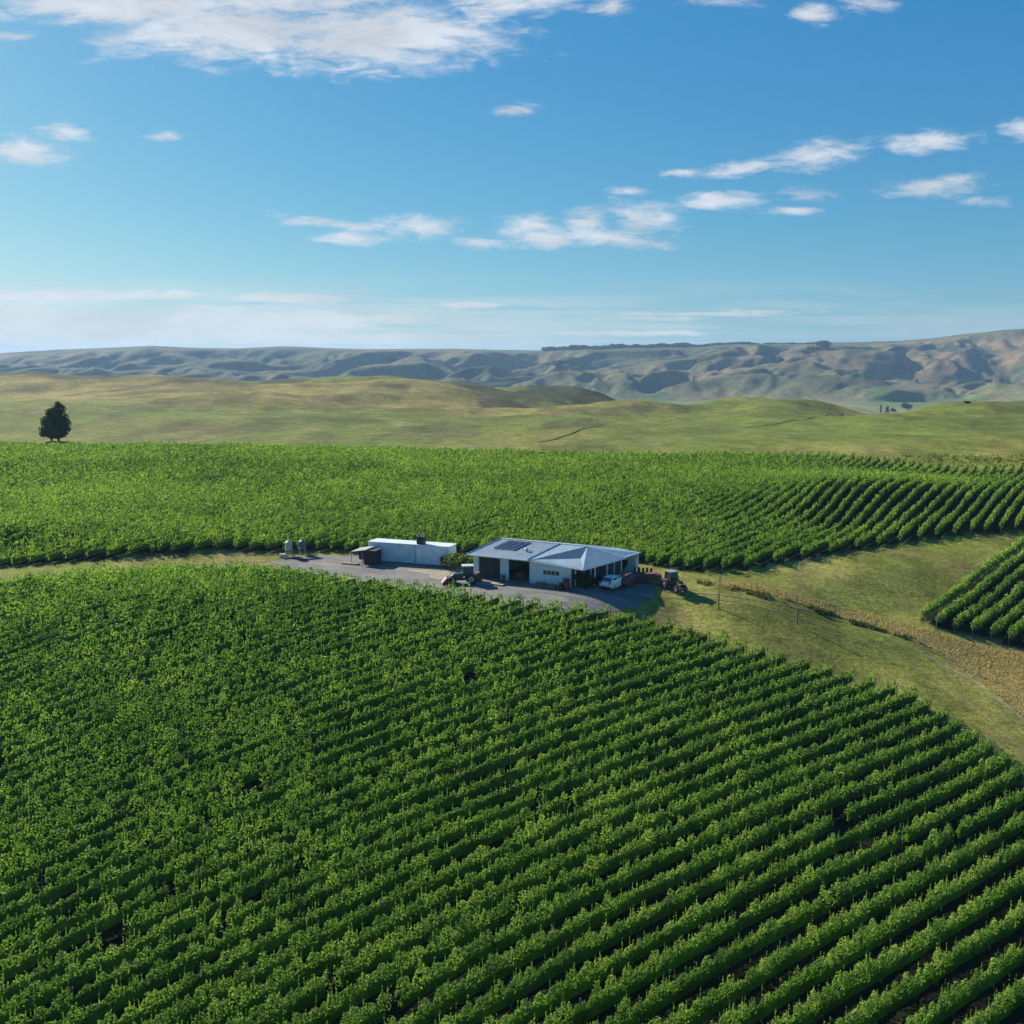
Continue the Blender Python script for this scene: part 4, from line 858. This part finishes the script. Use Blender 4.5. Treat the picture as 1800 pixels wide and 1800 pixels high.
# ------------------------------------------------------------------ ditch with tall dry grass, tracks
DRY = poly([(1262,1022),(1300,1022),(1380,1040),(1450,1058),(1520,1076),(1600,1100),(1700,1128),(1800,1150),(1900,1168),(1900,1310),(1800,1262),(1730,1205),(1660,1152),(1600,1122),(1500,1092),(1420,1068),(1340,1044),(1265,1030)])
M_dryg = ground_mat('dry_grass_ground', False, (.31,.225,.095), .9, .3, .6)
drape('dry_grass_bank', DRY, M_dryg, .04, .4, 'bank of tall bleached grass beside the ditch', .6)
def blades(P, n, h0, h1, mat, name, lab, seed, w0=.05, clump=1.5, thr=.0):
    r = np.random.default_rng(seed); A = np.array(P); lo = A.min(0); hi = A.max(0); x = r.uniform(lo[0],hi[0],n); y = r.uniform(lo[1],hi[1],n); k = inpoly(x,y,P)&(fbm(x/clump,y/clump,2,seed)>thr); x = x[k]; y = y[k]; m_ = len(x)
    z = zat(x,y); h = (h0+(h1-h0)*r.random(m_))*(.6+.8*fbm(x/2.5,y/2.5,2,seed+1)); a = r.uniform(0,math.pi,m_); lean = r.normal(.12,.14,(m_,2))*h[:,None]; dist = np.hypot(x,y); w_ = np.maximum(w0, dist*.0006); dx_ = np.cos(a)*w_; dy_ = np.sin(a)*w_
    V = np.stack([np.stack([x-dx_,y-dy_,z],-1), np.stack([x+dx_,y+dy_,z],-1), np.stack([x+lean[:,0]+dx_*.25,y+lean[:,1]+dy_*.25,z+h],-1), np.stack([x+lean[:,0]-dx_*.25,y+lean[:,1]-dy_*.25,z+h],-1)],1).reshape(-1,3)
    o = mesh_np(name, V, np.arange(len(V)).reshape(-1,4), mat, fattr=r.random(m_)); return tag(o, lab, 'grass', kind='stuff')
blades(DRY, 90000, .06, .2, M_dry, 'dry_grass', 'tall tawny dry grass in a strip down the right-hand side', 31)
DITCH = poly([(1225,1022),(1270,1028),(1330,1040),(1400,1060),(1480,1082),(1560,1106),(1640,1135),(1640,1141),(1560,1114),(1480,1092),(1400,1070),(1330,1050),(1260,1036),(1225,1030)])
blades(DITCH, 16000, .15, .38, M_rank, 'rank_grass', 'dark rank grass along the edge of the ditch', 33, thr=.46)
M_track = ground_mat('worn_track_soil', False, (.225,.21,.10), 1.6, .3, .2)
def ribbon(name, pts, wd_, mat, lift, lab, kind='structure'):
    W = [Vector((*pick(*p), 0)) for p in pts]; out = []
    for i in range(len(W)-1):
        n = max(2, int((W[i+1]-W[i]).length/.5))
        for k in range(n): out.append(W[i].lerp(W[i+1], k/n))
    out.append(W[-1]); A = np.array([(p.x,p.y) for p in out]); 
    for _ in range(6): A[1:-1] = (A[:-2]+A[1:-1]*2+A[2:])/4
    d = np.gradient(A, axis=0); d /= np.linalg.norm(d,axis=1)[:,None]; nrm = np.stack([-d[:,1],d[:,0]],-1); s_ = np.arange(len(A)); V = []
    wv = wd_*(.7+.6*fbm(s_/5., s_*0., 2, 5)); K = 4
    for j in range(K+1): q = A+nrm*((j/K-.5)*wv)[:,None]; V.append(np.c_[q, zat(q[:,0],q[:,1])+lift])
    V = np.stack(V,1).reshape(-1,3); i = np.arange(len(A)-1)[:,None]*(K+1); F = np.concatenate([np.concatenate([i+j,i+j+1,i+j+K+2,i+j+K+1],1) for j in range(K)],0)
    return tag(mesh_np(name, V, F, mat, smooth=True), lab, kind=kind)
ribbon('farm_track', [(1170,1040),(1240,1042),(1300,1050),(1360,1061),(1430,1076),(1500,1097),(1570,1125),(1640,1158),(1700,1192),(1760,1232),(1830,1290)], .5, M_track, .035, 'pale wheel track following the ditch')
ribbon('farm_track', [(1180,1050),(1280,1056),(1400,1085),(1480,1112),(1560,1146),(1630,1185),(1700,1232),(1780,1300),(1850,1370)], .3, M_track, .035, 'thinner outer wheel track across the mown grass')
ribbon('farm_track', [(160,1016),(250,1002),(340,993),(430,988),(520,985)], .6, M_track, .035, 'worn wheel track on the lane left of the yard')
M_hilltrack = ground_mat('dark_hill_track', False, (.10,.10,.04), .5, .2, .2)
ribbon('hill_track', [(945,778),(975,772),(1005,762),(1030,752),(1060,747)], 1.0, M_hilltrack, .3, 'dark cut track climbing the lower hill')
ribbon('hill_track', [(1310,752),(1360,746),(1410,738),(1450,731),(1480,726)], .9, M_hilltrack, .3, 'dark cut track along the right of the lower hill')
# rough tussock patch on top edge of the right-hand vines
blades([pick(1500,806),pick(1800,818),pick(2000,826),pick(2000,806),pick(1800,800),pick(1640,798)], 5000, .25, .6, M_rank, 'tussock', 'dark tussock at the back edge of the right-hand vines', 35, w0=.12, thr=.47)

# ------------------------------------------------------------------ fences
def fence(pts, hs_, lab, mat, rr=.07):
    P_ = [pick(*p) for p in pts]; t = empty('wire_fence', (0,0,0), label=lab, cat='fence')
    for (x, y), h in zip(P_, hs_): make_post('post', t, x, y, h, mat, rr)
    for hz in (.35,.7,1.0):
        q = []
        for (a, b) in zip(P_, P_[1:]):
            for k in range(8): f = k/8; x = a[0]+(b[0]-a[0])*f; y = a[1]+(b[1]-a[1])*f; q.append((x,y,zt1(x,y)+hz))
        q.append((P_[-1][0],P_[-1][1],zt1(*P_[-1])+hz)); V, F = tri_tube(q, .012); mesh_np('wire', V, F, M_wire, t)
fence([(1265,1032),(1330,1049),(1400,1064),(1467,1080),(1540,1106),(1625,1140),(1720,1190)], [1.6,1.7,1.3,1.3,1.3,1.3,1.3], 'post and wire fence following the dark ditch', M_post)
fence([(1263,1070),(1401,1098)], [2.0,2.1], 'pair of tall brown posts with wires on the mown grass', M_crate, .09)

# ------------------------------------------------------------------ air between here and the far range
hz = MB(); hz.box((0, 6900, 130), (26000, 14200, 1.0)); 
hz.bm.free(); bm = bmesh.new(); bmesh.ops.create_cube(bm, size=1.0)
zlo = float(ZZ.min())-1.5; zhi = max(float(ZZ.max()), CAMZ)+6
ymax = float(YY.max())+60; xmax = float(np.abs(XX).max())+60
bmesh.ops.transform(bm, matrix=Matrix.Translation((0,(ymax-60)/2,(zlo+zhi)/2)) @ Matrix.Diagonal((2*xmax, ymax+60, zhi-zlo, 1)), verts=bm.verts)
me = bpy.data.meshes.new('haze'); bm.to_mesh(me); bm.free(); ho = bpy.data.objects.new('haze', me); COL.objects.link(ho); tag(ho, 'thin blue haze over the far hills', kind='stuff')
hm_ = bpy.data.materials.new('haze'); hm_.use_nodes = True; t = NT(hm_.node_tree); o = t.new('ShaderNodeOutputMaterial'); pv = t.new('ShaderNodeVolumePrincipled'); t.l.new(pv.outputs[0], o.inputs['Volume'])
pv.inputs['Color'].default_value = (.42,.68,1.0,1); pv.inputs['Density'].default_value = 0.000078; pv.inputs['Anisotropy'].default_value = .2
me.materials.append(hm_)
SC.cycles.volume_step_rate = 10
print('SCENE verts', sum(len(o.data.vertices) for o in bpy.data.objects if o.type=='MESH'), 'objects', len(bpy.data.objects))
